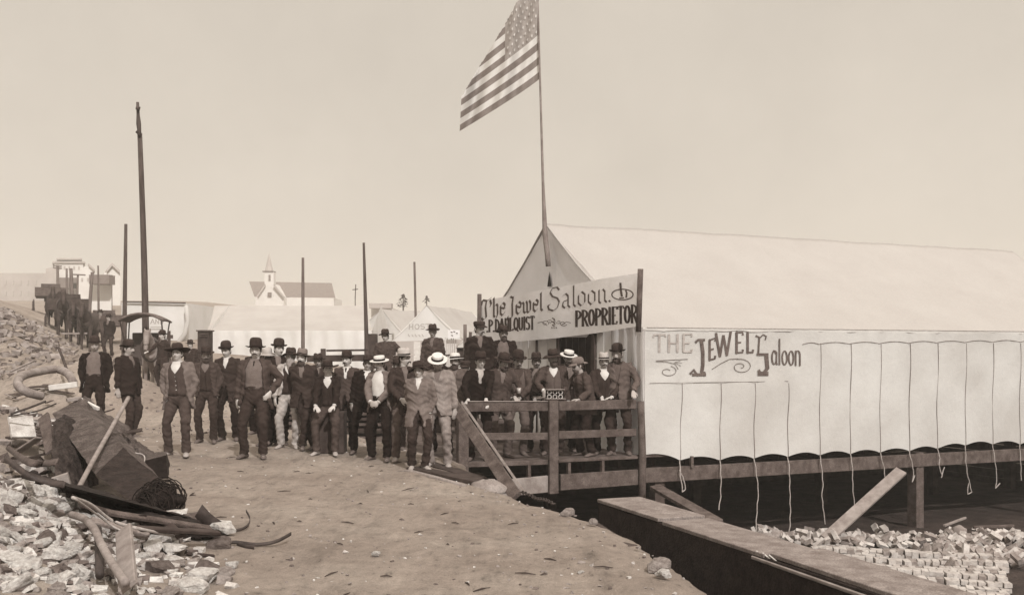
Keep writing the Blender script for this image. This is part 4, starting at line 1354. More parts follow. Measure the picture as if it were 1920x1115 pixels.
pole(262, 250, 274, 700, 31, .115, .072, 'utility_pole', 'tallest bare utility pole standing left of the crowd, with a thin topmast', 'utility pole', .03)
q = MB(); q.tube([pt(262, 255, 30.9), pt(260, 232, 30.9), pt(259, 215, 30.9), pt(258, 192, 30.9)], [.05, .075, .05, .045], n=10)
q.tube([pt(256, 250, 30.9), pt(262, 243, 30.9)], .05, n=8); q.tube([pt(258, 206, 30.8), pt(259.5, 200, 30.8)], .07, n=8)
o = q.obj('topmast', M['pole'], None, True); par = bpy.data.objects['utility_pole']; o.parent = par; o.location = o.location - par.location
pole(236, 420, 233, 640, 40, .105, .06, 'utility_pole', 'medium bare pole left of the tallest pole, with a prop against it', 'utility pole', arms=((228, 656, 236, 600),))
pole(568, 483, 568, 690, 34, .075, .045, 'pole', 'straight bare pole in front of the far end of the church roof', 'pole', mt='pole_far')
pole(682, 455, 689, 700, 30, .085, .035, 'pole', 'slender tapering pole behind the man in the straw boater with a white shirt', 'pole')
pole(777, 491, 779, 575, 46, .06, .05, 'tent_pole', 'short stout pole rising above the hospital tent ridge', 'pole', mt='pole_far')
pole(872, 608, 872, 680, 27, .05, .045, 'post', 'thin post behind the men, just left of the saloon banner', 'post', mt='pole_far')
pole(882, 622, 882, 680, 30, .05, .045, 'post', 'short dark post beside the thin post left of the banner', 'post')
pole(108, 497, 109, 585, 105, .18, .13, 'telegraph_pole', 'distant telegraph pole with two crossarms at the far left', 'telegraph pole', arms=((101, 498, 116, 499), (100, 502, 116, 503)), mt='pole_far')
pole(125, 503, 126, 590, 90, .12, .09, 'pole', 'thin faint pole between the two telegraph poles far left', 'pole', mt='pole_far')
pole(133, 503, 136, 590, 75, .16, .12, 'pole', 'dark leaning pole above the horse team', 'pole', mt='pole_far')
pole(146, 516, 144, 590, 95, .12, .09, 'telegraph_pole', 'distant telegraph pole with one long crossarm, near the white gabled building', 'telegraph pole', arms=((137, 514.5, 160, 515.5),), mt='pole_far')
pole(173, 510, 167, 590, 62, .12, .09, 'pole', 'dark pole leaning right, before the dark awning', 'pole', mt='pole_far')
pole(184, 498, 185, 588, 62, .08, .05, 'pole', 'thin upright pole crossing the dark awning', 'pole', mt='pole_far')
pole(210, 515, 210, 560, 80, .04, .03, 'pole', 'very thin pole right of the dark awning', 'pole', mt='pole_far')

# church
ch = empty('church', pt(545, 600, 190), 'white wooden church with a dark shingle roof and small steeple on the hill', 'church')
CO = ch.location.copy()
def cp(px, py, dY=0): return pt(px, py, 190 + dY)
def cpart(mb, nm, mt, par=None):
    o = mb.obj(nm, M[mt], par or ch)
    o.location = -CO if par is None else (0, 0, 0)
    return o
def prism(mb, pts, depth, d=Vector((0, 1, 0))):
    n = len(pts); q = list(pts) + [p + d * depth for p in pts]
    mb.add(q, [tuple(range(n)), tuple(range(2 * n - 1, n - 1, -1))] + [(i, (i + 1) % n + 0, (i + 1) % n + n, i + n)[::-1] for i in range(n)])
mb = MB(); prism(mb, [cp(479, 557), cp(626, 558.5), cp(626, 612), cp(479, 612)], 9); cpart(mb, 'wall', 'far_wall')
mb = MB()
f0, f1, r0_, r1_ = cp(477, 556), cp(629, 558.5), cp(467, 527.5, 5), cp(622, 530.5, 5)
b0, b1 = cp(478, 556, 10), cp(629, 558.5, 10)
mb.add([f0, f1, r1_, r0_, b0, b1], [(0, 1, 2, 3), (5, 4, 3, 2), (4, 0, 3), (1, 5, 2)])
cpart(mb, 'roof', 'shingle')
mb = MB(); prism(mb, [cp(483, 557, -2.5), cp(483, 612, -2.5), cp(532, 612, -2.5), cp(532, 557, -2.5), cp(515, 537, -2.5), cp(510, 531, -2.5), cp(500, 531, -2.5), cp(495, 537, -2.5)], 6)
fr_ = cpart(mb, 'gable_front', 'far_wall')
for a_, b_ in (((514, 535), (533, 557)), ((482, 557), (497, 535))):
    mb = MB(); mb.bar(cp(*a_, -3.0), cp(*b_, -3.0), .5, .25); cpart(mb, 'gable_trim', 'far_mid')
mb = MB(); mb.bar(cp(505.5, 556, -2.7), cp(505.5, 548, -2.7), .7, .2, up=(0, 1, 0)); cpart(mb, 'window', 'far_dark')
mb = MB(); prism(mb, [cp(496, 533, -2.4), cp(513, 533, -2.4), cp(513, 510, -2.4), cp(496, 510, -2.4)], 1.7); tw = cpart(mb, 'tower', 'far_wall')
mb = MB(); mb.bar(cp(505.5, 526, -2.5), cp(505.5, 515, -2.5), .35, .15, up=(0, 1, 0)); cpart(mb, 'louvre', 'far_dark')
mb = MB(); mb.box(cp(504.5, 509.3, -1.5), (2.0, 2.2, .22)); cpart(mb, 'cornice', 'shingle')
mb = MB(); c = cp(504.5, 509, -1.5)
mb.tube([c, c + Vector((0, 0, 3.5))], [(.80, .80), (.02, .02)], n=8); cpart(mb, 'spire', 'far_mid')
# roof cross
mb = MB(); mb.bar(pt(666, 560, 70), pt(667, 533, 70), .055, .06, up=(0, 1, 0)); mb.bar(pt(661, 543, 70), pt(671, 542, 70), .06, .055)
zz = street_z(pt(666, 560, 70).x, 70)
mb.bar(Vector((pt(666, 560, 70).x, 70, zz)), pt(666, 560, 70), .05, .05, up=(0, 1, 0))
o = mb.obj('wooden_cross', M['pole']); tag(o, 'small wooden cross on a thin mast between two poles', 'cross')

def house(name, label, pts_front, depth, wall, roof=None, wins=(), Y=150, cat='building', awn=None):
    base = pts_front[0]
    e = empty(name, pt(base[0], base[1], Y), label, cat)
    sd_ = Vector((-.40, .92, 0)) if base[0] < 240 else Vector((0, 1, 0))
    mb = MB(); prism(mb, [pt(x, y, Y) for x, y in pts_front], depth, sd_)
    o = mb.obj('wall', M[wall], e); o.location = -e.location
    if roof:
        for a, b in roof:
            q = MB(); p0, p1 = pt(*a, Y - .4), pt(*b, Y - .4); d = sd_ * (depth + .8); up = Vector((0, 0, .35))
            q.add([p0, p1, p1 + d, p0 + d, p0 + up, p1 + up, p1 + d + up, p0 + d + up], [(0, 1, 2, 3), (7, 6, 5, 4), (0, 4, 5, 1), (1, 5, 6, 2), (2, 6, 7, 3), (3, 7, 4, 0)])
            o = q.obj('roof', M['far_mid'], e); o.location = -e.location
    for (x, y, w, h) in wins:
        q = MB(); c = pt(x, y, Y - .05); q.box(c, (w / F * Y, .15, h / F * Y)); o = q.obj('window', M['far_mid'], e); o.location = -e.location
    if awn:
        for (x0, y0, x1, y1, mt) in awn:
            q = MB(); c = pt((x0 + x1) / 2, (y0 + y1) / 2, Y - 1.2); q.box(c, ((x1 - x0) / F * Y, 1.5, (y1 - y0) / F * Y)); o = q.obj('awning', M[mt], e); o.location = -e.location
    return e
house('town_building', 'large faint block with a flat cornice, highest on the far left skyline', [(102, 610), (156, 610), (156, 494), (102, 494)], 30, 'far_wall', roof=(((98, 493), (160, 493)), ((106, 487), (154, 487))), wins=[(112 + 9 * i, 502, 3, 6) for i in range(5)], Y=205)
house('town_building', 'wide hazy block at the left edge of the skyline', [(-40, 620), (86, 620), (86, 512), (-40, 512)], 30, 'far_mid', Y=205, wins=[(10 + 14 * i, 530 + 20 * j, 4, 9) for i in range(5) for j in range(3)])
house('town_building', 'hazy narrow block with a shaded side between the wide and large blocks', [(86, 620), (106, 620), (106, 500), (86, 503)], 20, 'far_mid', Y=190)
house('shop', 'dark fronted shop with an overhanging upper floor up the street', [(108, 612), (146, 612), (146, 520), (108, 520)], 12, 'far_wall', Y=150, awn=((110, 521, 149, 541, 'far_dark'), (134, 531, 150, 545, 'far_dark')), wins=((114, 553, 7, 12),))
house('white_house', 'white gabled house with two small upper windows beyond the horse team', [(147, 612), (176, 612), (176, 508), (167, 499), (159, 499), (147, 510)], 14, 'far_wall', roof=(((166, 498), (178, 509)),), wins=((154, 524, 2.5, 6), (165, 524, 2.5, 6)), Y=140)
house('white_house', 'white house with a pointed gable and chimney stack behind the dark awning', [(194, 625), (226, 625), (226, 512), (211, 499), (198, 511), (194, 511)], 14, 'far_wall', roof=(((200, 510), (210.5, 498)), ((210.5, 498), (225, 512))), wins=((206, 548, 3, 2),), Y=120)
house('store', 'white storefront with a long dark shingle awning roof', [(172, 625), (210, 625), (210, 516), (172, 516)], 6, 'far_wall', Y=100, awn=((173, 516, 210, 533, 'shingle'),))
house('shed', 'low grey roofed shed behind the tents right of the cross', [(696, 620), (736, 620), (736, 577), (696, 577)], 8, 'far_wall', Y=110, awn=((694, 569, 735, 578, 'far_mid'),))

# white canvas-fronted store with a top rail
Yb = 52
st_ = empty('canvas_store', pt(295, 650, Yb), 'white canvas fronted store with faint lettering behind the tall pole', 'store')
SO = st_.location.copy()
mb = MB(); prism(mb, [pt(228, 690, Yb), pt(349, 690, Yb), pt(349, 568, Yb), pt(228, 567, Yb)], 6)
o = mb.obj('wall', M['canvas_far'], st_); o.location = -SO
mb = MB(); mb.bar(pt(238, 565.5, Yb - .15), pt(348, 568, Yb - .15), .06, .07); o = mb.obj('top_rail', M['pole'], st_); o.location = -SO
LB = Letters(lambda x, y, l: pt(x, y, Yb - .01 - l))
LB.word(ROMAN, 'AND', (282, 607), (307, 607), 9, 9, 1.6, 1.0)
LB.stroke([(282, 613), (306, 613)], 1.2); LB.stroke([(282, 617), (306, 617)], 1.8)
o = LB.obj('lettering', M['paint_far'], st_); o.location = -SO
for x in (240, 248, 256, 262):
    pass
mb = MB(); mb.tube([pt(349, 572, Yb - .5), pt(352, 600, Yb - .5), pt(347, 625, Yb - .5), pt(336, 640, Yb - .5), pt(328, 652, Yb - .5)], [.10, .12, .13, .12, .05], n=8)
o = mb.obj('rolled_canvas', M['canvas_worn'], None, True); tag(o, 'long roll of canvas sagging down the corner of the white store', 'canvas roll')

def tentobj(label, apex, l, r_, low, Y, depth, mt='canvas_far', base=None, skew=0, wall_to=None, name='tent', dx=0):
    e = empty(name, pt((l[0] + r_[0]) / 2, l[1], Y), label, 'tent', None)
    d = Vector((dx, depth, 0))
    A_, L_, R_ = pt(*apex, Y), pt(*l, Y), pt(*r_, Y)
    for q_ in (Vector((0, 0, 0)), d):
        mb = MB(); mb.add([L_ + q_, R_ + q_, A_ + q_], [(0, 1, 2)]); o = mb.obj('gable_end', M[mt], e); o.location = -e.location
    ov = Vector((0, -.03, 0)); u = Vector((0, 0, .03))
    for s in (0, 1):
        q = MB(); a = (L_, R_)[s] + (A_ - (L_, R_)[s]) * -.05
        rows = []
        for i in range(7):
            f = i / 6; row = []
            for k in range(9):
                g = k / 8; p = a.lerp(A_, f) + ov + (d - ov * 2) * g + u; p.z -= .12 * math.sin(math.pi * f) + .03 * math.sin(g * 9); row.append(p)
            rows.append(row)
        q.ring_loft(rows, cap=False, closed=False); o = q.obj('roof', M['canvas_far_roof'], e, True); o.location = -e.location
    w = MB(); zb = min(street_z(L_.x, Y), street_z(R_.x, Y)) - .3
    for p, q_ in ((L_, R_), (L_, L_ + d), (R_, R_ + d), (L_ + d, R_ + d)):
        a, b = p.copy(), q_.copy(); a2, b2 = a.copy(), b.copy(); a2.z = b2.z = zb; w.add([a2, b2, b, a], [(0, 1, 2, 3)])
    o = w.obj('wall', M[mt if wall_to is None else wall_to], e); o.location = -e.location
    return e
# big tent side-on behind the crowd: ridge and long low wall
Yt = 44
bt = empty('long_tent', pt(540, 700, Yt), 'long white side-on tent stretching behind the crowd', 'tent'); BO = bt.location.copy()
mb = MB(); rows = []
for i in range(11):
    f = i / 10; rows.append([pt(388 + 14 * f + (700 - 14 * f - 388 - 14 * f) * k / 30, 0, Yt + 3.2 * f) * 1 for k in range(31)])
for i, row in enumerate(rows):
    f = i / 10; zl = CZ + (655 - 619) / F * Yt; zr = CZ + (655 - 573) / F * (Yt + 3.2)
    for k, p in enumerate(row): p.z = zl + (zr - zl) * f - .18 * math.sin(math.pi * f) - .10 * abs(math.sin(k * .42)) * (1 - f) * .5
mb.ring_loft(rows, cap=False, closed=False); o = mb.obj('roof', M['canvas_far_roof'], bt, True); o.location = -BO
mb = MB(); rows = []
for i in range(7):
    row = []
    for k in range(61):
        p = pt(391 + 306 * k / 60, 655, Yt - .05); p.y += .05 * math.sin(k * 1.1) ; p.z = -.4 + (CZ + (655 - 619.5) / F * Yt + .4) * i / 6; row.append(p)
    rows.append(row)
mb.ring_loft(rows, cap=False, closed=False); o = mb.obj('wall', M['canvas_far'], bt, True); o.location = -BO
for x0 in (391, 697):
    mb = MB(); a, b = pt(x0, 655, Yt), pt(x0, 655, Yt + 6.4); a.z = b.z = -.4; top = pt(x0, 572, Yt + 3.2)
    c = pt(x0, 619, Yt); d_ = c.copy(); d_.y += 6.4; a.x = b.x = c.x = d_.x; top.x = c.x
    mb.add([a, b, d_, top, c], [(0, 1, 2, 3, 4)])
    o = mb.obj('end_wall', M['canvas_far'], bt); o.location = -BO
for k in range(6):
    pass
tentobj('white tent with a grey roof slope between the long tent and the hospital tent', (716, 580), (640, 640), (770, 640), 0, 50, 7, mt='canvas_worn', dx=3)
he = tentobj('peaked canvas tent with the faint letters HOST on its front', (800, 573), (733, 640), (868, 636), 0, 40, 7, mt='canvas_far', wall_to='far_mid', dx=1.5)
HO = he.location.copy()
LH = Letters(lambda x, y, l: pt(x, y, 39.985 - l))
LH.word(ROMAN, 'HOST', (765, 617), (808, 616), 9.5, 9.5, 1.6, .9, serif=1)
for i, x in enumerate((765, 772, 778, 785, 791)): LH.stroke([(x, 626 + (i % 2)), (x + 3, 631)], 1.1)
o = LH.obj('lettering', M['paint_far'], he); o.location = -HO
mb = MB(); c = pt(782, 665, 38.5); mb.box(c, (12 / F * 38.5, .1, 1.0)); o = mb.obj('door_cloth', M['linen'], he); o.location = -HO
tentobj('small faint tent immediately left of the banner pole', (905, 598), (858, 648), (960, 648), 0, 36, 5, mt='canvas_worn')
# fence of pale pickets with a small sign
pf = empty('picket_fence', pt(845, 690, 31), 'short run of pale upright pickets under a small bill sign', 'fence')
for k, x in enumerate((835, 838.5, 842, 846, 850, 854.5)):
    q = MB(); a, b = pt(x, 632 + (k % 3) * 2, 31), pt(x, 690, 31); q.bar(b, a, .035, .02, up=(0, 1, 0)); o = q.obj('picket', M['linen'], pf); o.location = -pf.location
q = MB(); q.bar(pt(833, 668, 31.05), pt(857, 667, 31.05), .03, .05); o = q.obj('rail', M['plank'], pf); o.location = -pf.location
mb = MB(); c = pt(851, 626, 30.8); mb.box(c, (.36, .02, .25)); o = mb.obj('bill_sign', M['banner']); tag(o, 'small pale bill sign above the pickets', 'sign')
LS = Letters(lambda x, y, l: pt(x, y, 30.78 - l))
for x, y in ((845, 622), (850, 621), (855, 624), (846, 628)): LS.stroke([(x, y), (x + 3.5, y + 1)], 1.6)
o2 = LS.obj('marks', M['paint_mid'], o); o2.location = o2.location - o.location if 0 else -o.location
mb = MB(); mb.bar(pt(884, 652, 29), pt(856, 652, 29), .5, .02, up=(0, 0, 1)); mb.bar(pt(857, 668, 28.9), pt(884, 668, 28.9), .1, .5); o = mb.obj('lean_to', M['plank_dark']); tag(o, 'dark low lean-to behind the capped man', 'shed')

# dark sheet-iron flue behind fourth man, and dark box behind slender pole
e = empty('boarded_hut', pt(381, 700, 30), 'narrow dark boarded closet standing behind the crowd left of the long tent', 'hut')
mb = MB(); c = pt(381, 660, 30); mb.box(pt(381, 622, 30) + Vector((0, .2, -.8)), (.34, .4, 1.65)); o = mb.obj('boards', M['plank_dark'], e); o.location = -e.location; bevel(o)
mb = MB(); mb.box(pt(381, 621, 30) + Vector((0, .2, .02)), (.40, .5, .04)); o = mb.obj('lid', M['plank'], e); o.location = -e.location
for yy in (626, 630):
    mb = MB(); mb.bar(pt(374, yy, 29.97), pt(388, yy, 29.97), .02, .03); o = mb.obj('slat', M['plank'], e); o.location = -e.location
mb = MB(); mb.box(pt(694, 650, 31) + Vector((0, .2, -.35)), (.36, .4, 1.5)); o = mb.obj('crate_stack', M['plank_dark']); bevel(o); tag(o, 'tall dark crate behind the slender tapering pole', 'crate')
mb = MB(); mb.box(pt(606, 664, 27) + Vector((0, 0, -.25)), (.12, .12, .8)); o = mb.obj('fence_post', M['plank_dark']); bevel(o); tag(o, 'stubby dark post behind the leaning youth', 'post')
# dark low wagon bed behind the middle of the crowd
wg = empty('lumber_wagon', pt(650, 690, 26), 'low dark wagon bed standing behind the middle of the crowd', 'wagon'); WO = wg.location.copy()
def wpart(mb, nm, mt, sm=False): o = mb.obj(nm, M[mt], wg, sm); o.location = -WO
mb = MB(); mb.bar(pt(585, 672, 26), pt(700, 670, 26), 1.3, .16); wpart(mb, 'bed', 'plank_dark')
mb = MB(); mb.bar(pt(612, 657, 25.4), pt(690, 656, 25.4), .04, .05); wpart(mb, 'side_rail', 'plank_dark')
def wheel(mb, c, r, ax=Vector((0, 1, 0)), tk=.03, spokes=10):
    c = Vector(c); u = ax.orthogonal().normalized(); w = ax.cross(u)
    mb.tube([c + u * r * math.cos(2 * math.pi * i / 24) + w * r * math.sin(2 * math.pi * i / 24) for i in range(25)], tk, n=6, cap=False)
    mb.cyl(c - ax * .06, c + ax * .06, .06, n=8)
    for k in range(spokes):
        a = 2 * math.pi * k / spokes; mb.tube([c, c + (u * math.cos(a) + w * math.sin(a)) * r], .014, n=5)
for x in (602, 680):
    for dy in (-.7, .7):
        mb = MB(); p = pt(x, 690, 26 + dy); p.z = street_z(p.x, p.y) + .46; wheel(mb, p, .45); wpart(mb, 'wheel', 'plank_dark')
# stacked lumber / walkway seen between the legs
lp = empty('lumber_stack', Vector((-3.2, 21.6, street_z(-3.2, 21.6))), 'stack of rough planks behind the legs of the crowd', 'lumber')
for k in range(5):
    mb = MB(); z = .1 + k * .11 + street_z(-3.2, 20.6)
    mb.bar(Vector((-5.6 + random.uniform(-.2, .2), 21.9, z)), Vector((-2.6 + random.uniform(-.2, .2), 21.3, z)), .9, .06)
    o = mb.obj('plank', M['plank'] if k % 2 else M['plank_dark'], lp); o.location = -lp.location; bevel(o)

# conifers on the skyline
def fir(px, py_t, py_b, Y, label, w):
    b = pt(px, py_b, Y); h = (py_b - py_t) / F * Y
    e = empty('fir_tree', b, label, 'tree')
    z0 = street_z(b.x, b.y)
    mb = MB(); mb.tube([Vector((0, 0, min(z0 - b.z, 0) - .3)), Vector((0, 0, h * .95))], [(.18, .18), (.04, .04)], n=8); mb.obj('trunk', M['pole'], e)
    cr = MB(); rnd = random.Random(int(px))
    for k in range(75):
        t = rnd.random() ** .8; z = h * (.06 + .94 * t); r = w * (1 - t) * rnd.uniform(.35, 1.15) * (1 if int(t * 6) % 2 else .55); a = rnd.uniform(0, 6.28)
        c = Vector((r * math.cos(a), r * math.sin(a), z - r * .25)); s = rnd.uniform(.12, .34) * w / 1.3
        d = Vector((math.cos(a), math.sin(a), -.35)); sd2 = Vector((-math.sin(a), math.cos(a), 0))
        cr.add([c - d * s - sd2 * s * .5, c + sd2 * s * .6, c + d * s * 1.3, c - sd2 * s * .6 + Vector((0, 0, .1))], [(0, 1, 2), (0, 2, 3)])
    cr.obj('crown', M['leaf'], e)
fir(756, 550, 576, 120, 'small wind-bent fir on the skyline left of the hospital tent pole', 1.0)
fir(800, 555, 568, 130, 'tiny fir on the skyline right of the hospital tent pole', .6)

# ------------------------------------------------------------ horses
def horse(loc, yaw, label, mt, scale=1.0, head_low=0.0, group=None, harness=True):
    e = empty('horse', loc, label, 'horse', group, yaw); e.scale = (scale,) * 3
    b = MB()   # facing -Y
    b.tube([(0, .82, 1.18), (0, .70, 1.22), (0, .35, 1.16), (0, -.05, 1.12), (0, -.42, 1.18), (0, -.62, 1.22)], [(.14, .20), (.27, .31), (.28, .32), (.28, .34), (.24, .33), (.15, .22)], side=(1, 0, 0), n=20)
    hd_ = Vector((0, -1.12, 1.78 - head_low)); mz = hd_ + Vector((0, -.28, -.46))
    b.tube([(0, -.42, 1.28), (0, -.68, 1.42 - head_low * .2), (0, -.92, 1.62 - head_low * .6), hd_ + Vector((0, .06, .0))], [(.18, .30), (.14, .24), (.11, .17), (.09, .13)], side=(1, 0, 0), n=16)
    b.tube([hd_ + Vector((0, .10, .03)), hd_ + Vector((0, -.02, 0)), hd_.lerp(mz, .45), hd_.lerp(mz, .8), mz], [(.08, .10), (.105, .15), (.08, .11), (.062, .075), (.05, .05)], side=(1, 0, 0), n=16)
    for s in (1, -1):
        b.tube([hd_ + Vector((s * .06, .05, .06)), hd_ + Vector((s * .075, .04, .14)), hd_ + Vector((s * .08, .03, .20))], [.03, .032, .008], n=8)
        b.tube([(s * .15, -.48, 1.10), (s * .16, -.50, .82), (s * .15, -.50, .52), (s * .15, -.49, .48), (s * .15, -.50, .22), (s * .15, -.52, .12), (s * .15, -.55, .0)], [.12, .085, .052, .055, .040, .048, .065], n=12)
        b.tube([(s * .16, .60, 1.10), (s * .18, .52, .85), (s * .16, .66, .60), (s * .16, .74, .52), (s * .16, .68, .24), (s * .16, .66, .12), (s * .16, .62, .0)], [.16, .13, .062, .058, .042, .048, .065], n=12)
    fuse(b, 'body', M[mt], e, .022, 0, 3)
    t = MB(); t.tube([(0, .88, 1.22), (0, .98, 1.08), (0, .98, .75), (0, .94, .50)], [.05, .07, .075, .03], n=10); t.obj('tail', M['hair_dark'], e, True)
    m_ = MB(); m_.tube([hd_ + Vector((0, .06, .13)), Vector((0, -.86, 1.74 - head_low * .6)), Vector((.04, -.62, 1.60 - head_low * .2)), Vector((0, -.42, 1.48))], [(.03, .05), (.04, .07), (.04, .08), (.02, .04)], side=(1, 0, 0), n=10); m_.obj('mane', M['hair_dark'], e, True)
    if harness:
        h = MB(); c = Vector((0, -.60, 1.26))
        h.tube([c + Vector((.24 * math.sin(a), -.05 * math.cos(a), .34 * math.cos(a))) for a in [2 * math.pi * k / 16 for k in range(17)]], .045, n=8, cap=False); h.obj('collar', M['leather'], e, True)
        br_ = MB(); c = hd_.lerp(mz, .62); br_.tube([c + Vector((.078 * math.cos(a), .10 * math.sin(a), 0)) for a in [2 * math.pi * k / 14 for k in range(15)]], .012, n=5, cap=False); br_.obj('bridle', M['leather'], e, True)
    return e
def on_street(px, Y): 
    x = (px - 960) / F * Y; return Vector((x, Y, street_z(x, Y)))
horse(on_street(117, 43.5), R(26), 'dark draft horse at the left of the team coming down the street', 'horse_dark', 1.05, group='draft horses of the freight team')
horse(on_street(140, 43.0), R(21), 'middle dark draft horse with a pale blaze collar in the team', 'horse_dark', 1.0, .12, group='draft horses of the freight team')
horse(on_street(166, 42.5), R(12), 'rightmost draft horse of the team with its head turned in', 'horse_dark', 1.08, .05, group='draft horses of the freight team')
horse(on_street(289, 27.5), R(10), 'tan horse hitched to the hooded buggy', 'horse_tan', .93, .10)
horse(on_street(98, 49), R(26), 'fourth draft horse, behind and left of the dark lead horse', 'horse_dark', 1.0, .05, group='draft horses of the freight team')
horse(on_street(150, 48.5), R(20), 'fifth draft horse, half hidden behind the middle of the team', 'horse_tan', 1.0, .0, group='draft horses of the freight team')
mb = MB(); mb.bar(pt(116, 625, 42.0), pt(164, 624.5, 42.0), .06, .07); o = mb.obj('yoke_bar', M['plank_light']); tag(o, 'pale wooden breast bar across the front of the horse team', 'yoke')

def wagon(px, Y, label, w=1.7, L_=3.4, h=1.0, hood=False, mt='plank_dark', rz=R(24)):
    o0 = on_street(px, Y); e = empty('freight_wagon', o0, label, 'wagon', None, rz)
    def wp(mb, nm, m2, sm=False): return mb.obj(nm, M[m2], e, sm)
    mb = MB(); mb.box((0, L_ / 2, h + .30), (w, L_, .08)); 
    for s in (-1, 1): mb.box((s * (w / 2 - .02), L_ / 2, h + .55), (.05, L_, .45))
    mb.box((0, .03, h + .55), (w, .05, .45)); wp(mb, 'bed', mt)
    mb = MB(); mb.box((0, .35, h + .82), (w * .62, .35, .05)); mb.box((0, .52, h + .92), (w * .62, .04, .18)); mb.box((0, .40, h + .60), (w * .5, .06, .42)); wp(mb, 'seat', mt)
    for s in (-1, 1):
        for yy, r in ((.6, .48), (L_ - .6, .58)):
            mb = MB(); wheel(mb, (s * (w / 2 + .12), yy, r), r, Vector((1, 0, 0)), .035); wp(mb, 'wheel', mt)
    return e
wagon(128, 46.5, 'dark freight wagon behind the horse team')
wagon(196, 48, 'open dray wagon right of the horse team', w=1.6, L_=2.8, h=.7, mt='plank')
wagon(95, 60, 'hazy wagon further up the street at the left', mt='plank')

# hooded buggy
bg = empty('buggy', on_street(268, 29.5), 'hooded buggy with a curved dark top behind the hitched tan horse', 'buggy', None, R(8))
mb = MB(); mb.box((0, .3, .78), (1.0, 1.2, .30)); bevel(mb.obj('box', M['leather'], bg), .03)
mb = MB(); mb.box((0, .55, 1.08), (.95, .5, .14)); mb.box((0, .82, 1.35), (.95, .1, .5)); bevel(mb.obj('seat', M['leather'], bg), .03)
mb = MB(); rows = []
for i in range(11):
    a = -.62 + 1.24 * i / 10; rows.append([Vector((a * .98, -.35 + 1.35 * k / 6, 2.12 - .20 * (a / .62) ** 2 - .10 * (k / 6 - .4) ** 2)) for k in range(7)])
mb.ring_loft(rows, cap=False, closed=False); o = mb.obj('hood', M['pole_far'], bg, True); so = o.modifiers.new('t', 'SOLIDIFY'); so.thickness = .06
for s in (-1, 1):
    for yy in (-.3, .9):
        mb = MB(); mb.tube([(s * .52, .4, .9), (s * .58, yy, 1.95)], .02, n=6); mb.obj('hood_bow', M['leather'], bg)
    for yy, r in ((-.35, .42), (.85, .52)):
        mb = MB(); wheel(mb, (s * .68, yy, r), r, Vector((1, 0, 0)), .025, 12); mb.obj('wheel', M['plank'], bg)
mb = MB(); mb.box((0, -.30, 1.02), (.95, .05, .42)); mb.obj('dashboard', M['leather'], bg)
# pale cloth and notice board behind it
mb = MB(); mb.box(pt(271, 650, 31), (.62, .04, .52)); mb.bar(pt(262, 700, 31), pt(262, 640, 31), .05, .05, up=(0, 1, 0)); mb.bar(pt(280, 700, 31), pt(280, 640, 31), .05, .05, up=(0, 1, 0)); o = mb.obj('notice_board', M['linen']); tag(o, 'white notice board glimpsed under the buggy hood', 'notice board')
mb = MB(); a = on_street(300, 29); mb.tube([Vector((a.x, a.y, a.z)), pt(300, 621, 29)], .05, n=8); o = mb.obj('hitching_post', M['pole'], None, True); tag(o, 'slim dark hitching post right of the hooded buggy', 'post')
mb = MB(); a = on_street(318, 33); mb.tube([Vector((a.x, a.y, a.z)), pt(317, 620, 33)], .05, n=8); mb.bar(pt(316, 631, 33), pt(324, 631, 33), .05, .12); o = mb.obj('lamp_post', M['pole']); tag(o, 'dark post with a small bracket left of the rolled canvas', 'post')
# ============================================================ foreground things
def ab(px, py, h, y0=5.0):
    """point on the pixel ray that hangs h above the street surface"""
    y = y0
    while y < 40:
        p = pt(px, py, y)
        if p.z - street_z(p.x, p.y) <= h: return p
        y += .02
    return pt(px, py, 10)
# the long plank-covered box beside the street edge
bx = empty('plank_box', Vector((1.6, 9, -1.2)), 'long plank-covered box running from the cellar edge to the bottom of the picture', 'wooden trunk')
XO = bx.location.copy()
bd = Vector((-.379, 1, 0)).normalized(); bs = Vector((bd.y, -bd.x, 0))
E0 = pt(1120, 938, 11.55); E0.z = -.12
def xp(l, s, z): return Vector((E0.x, E0.y, 0)) - bd * l + bs * s + Vector((0, 0, z))
def xpart(mb, nm, mt, b=.006): o = mb.obj(nm, M[mt], bx); o.location = -XO; bevel(o, b, 1); return o
mb = MB(); mb.bar(xp(.0, .04, -.66), xp(7.5, .04, -.66), .06, 1.06); xpart(mb, 'side', 'masonry_face')  # near side darkened in colour to stand for its shade
mb = MB(); mb.bar(xp(.0, .50, -.66), xp(7.5, .50, -.66), .06, 1.06); xpart(mb, 'side', 'plank_dark')
mb = MB(); mb.bar(xp(.03, .08, -.66), xp(.03, .46, -.66), .05, 1.04); xpart(mb, 'end', 'plank_dark')
cuts = [-.03, 1.45, 3.25, 5.0, 7.5]
for k, (a, b) in enumerate(zip(cuts, cuts[1:])):
    mb = MB(); z = -.10 - .02 * (k % 2); off = (0, .01, .03, -.02)[k]
    w = .545
    mb.bar(xp(a + .03, .27 + off, z), xp(b - .03, .27 + off, z + (.0, .0, -.015, .0)[k]), w, .04); xpart(mb, 'lid_board', 'plank_grey')
mb = MB(); mb.bar(xp(3.05, .02, -.16), xp(7.4, .00, -.20), .05, .03); xpart(mb, 'batten', 'plank_light')
for q in range(3):
    mb = MB(); a = xp(3.1 + q * .09, .02, -.10); mb.tube([a, a + Vector((.06, -.12, -.05))], .007, n=5); o = mb.obj('nail', M['linen'], bx); o.location = -XO
mb = MB(); mb.tube([pt(1217, 1040, 8.2), pt(1235, 1020, 8.3), pt(1245, 1003, 8.5)], .004, n=5)

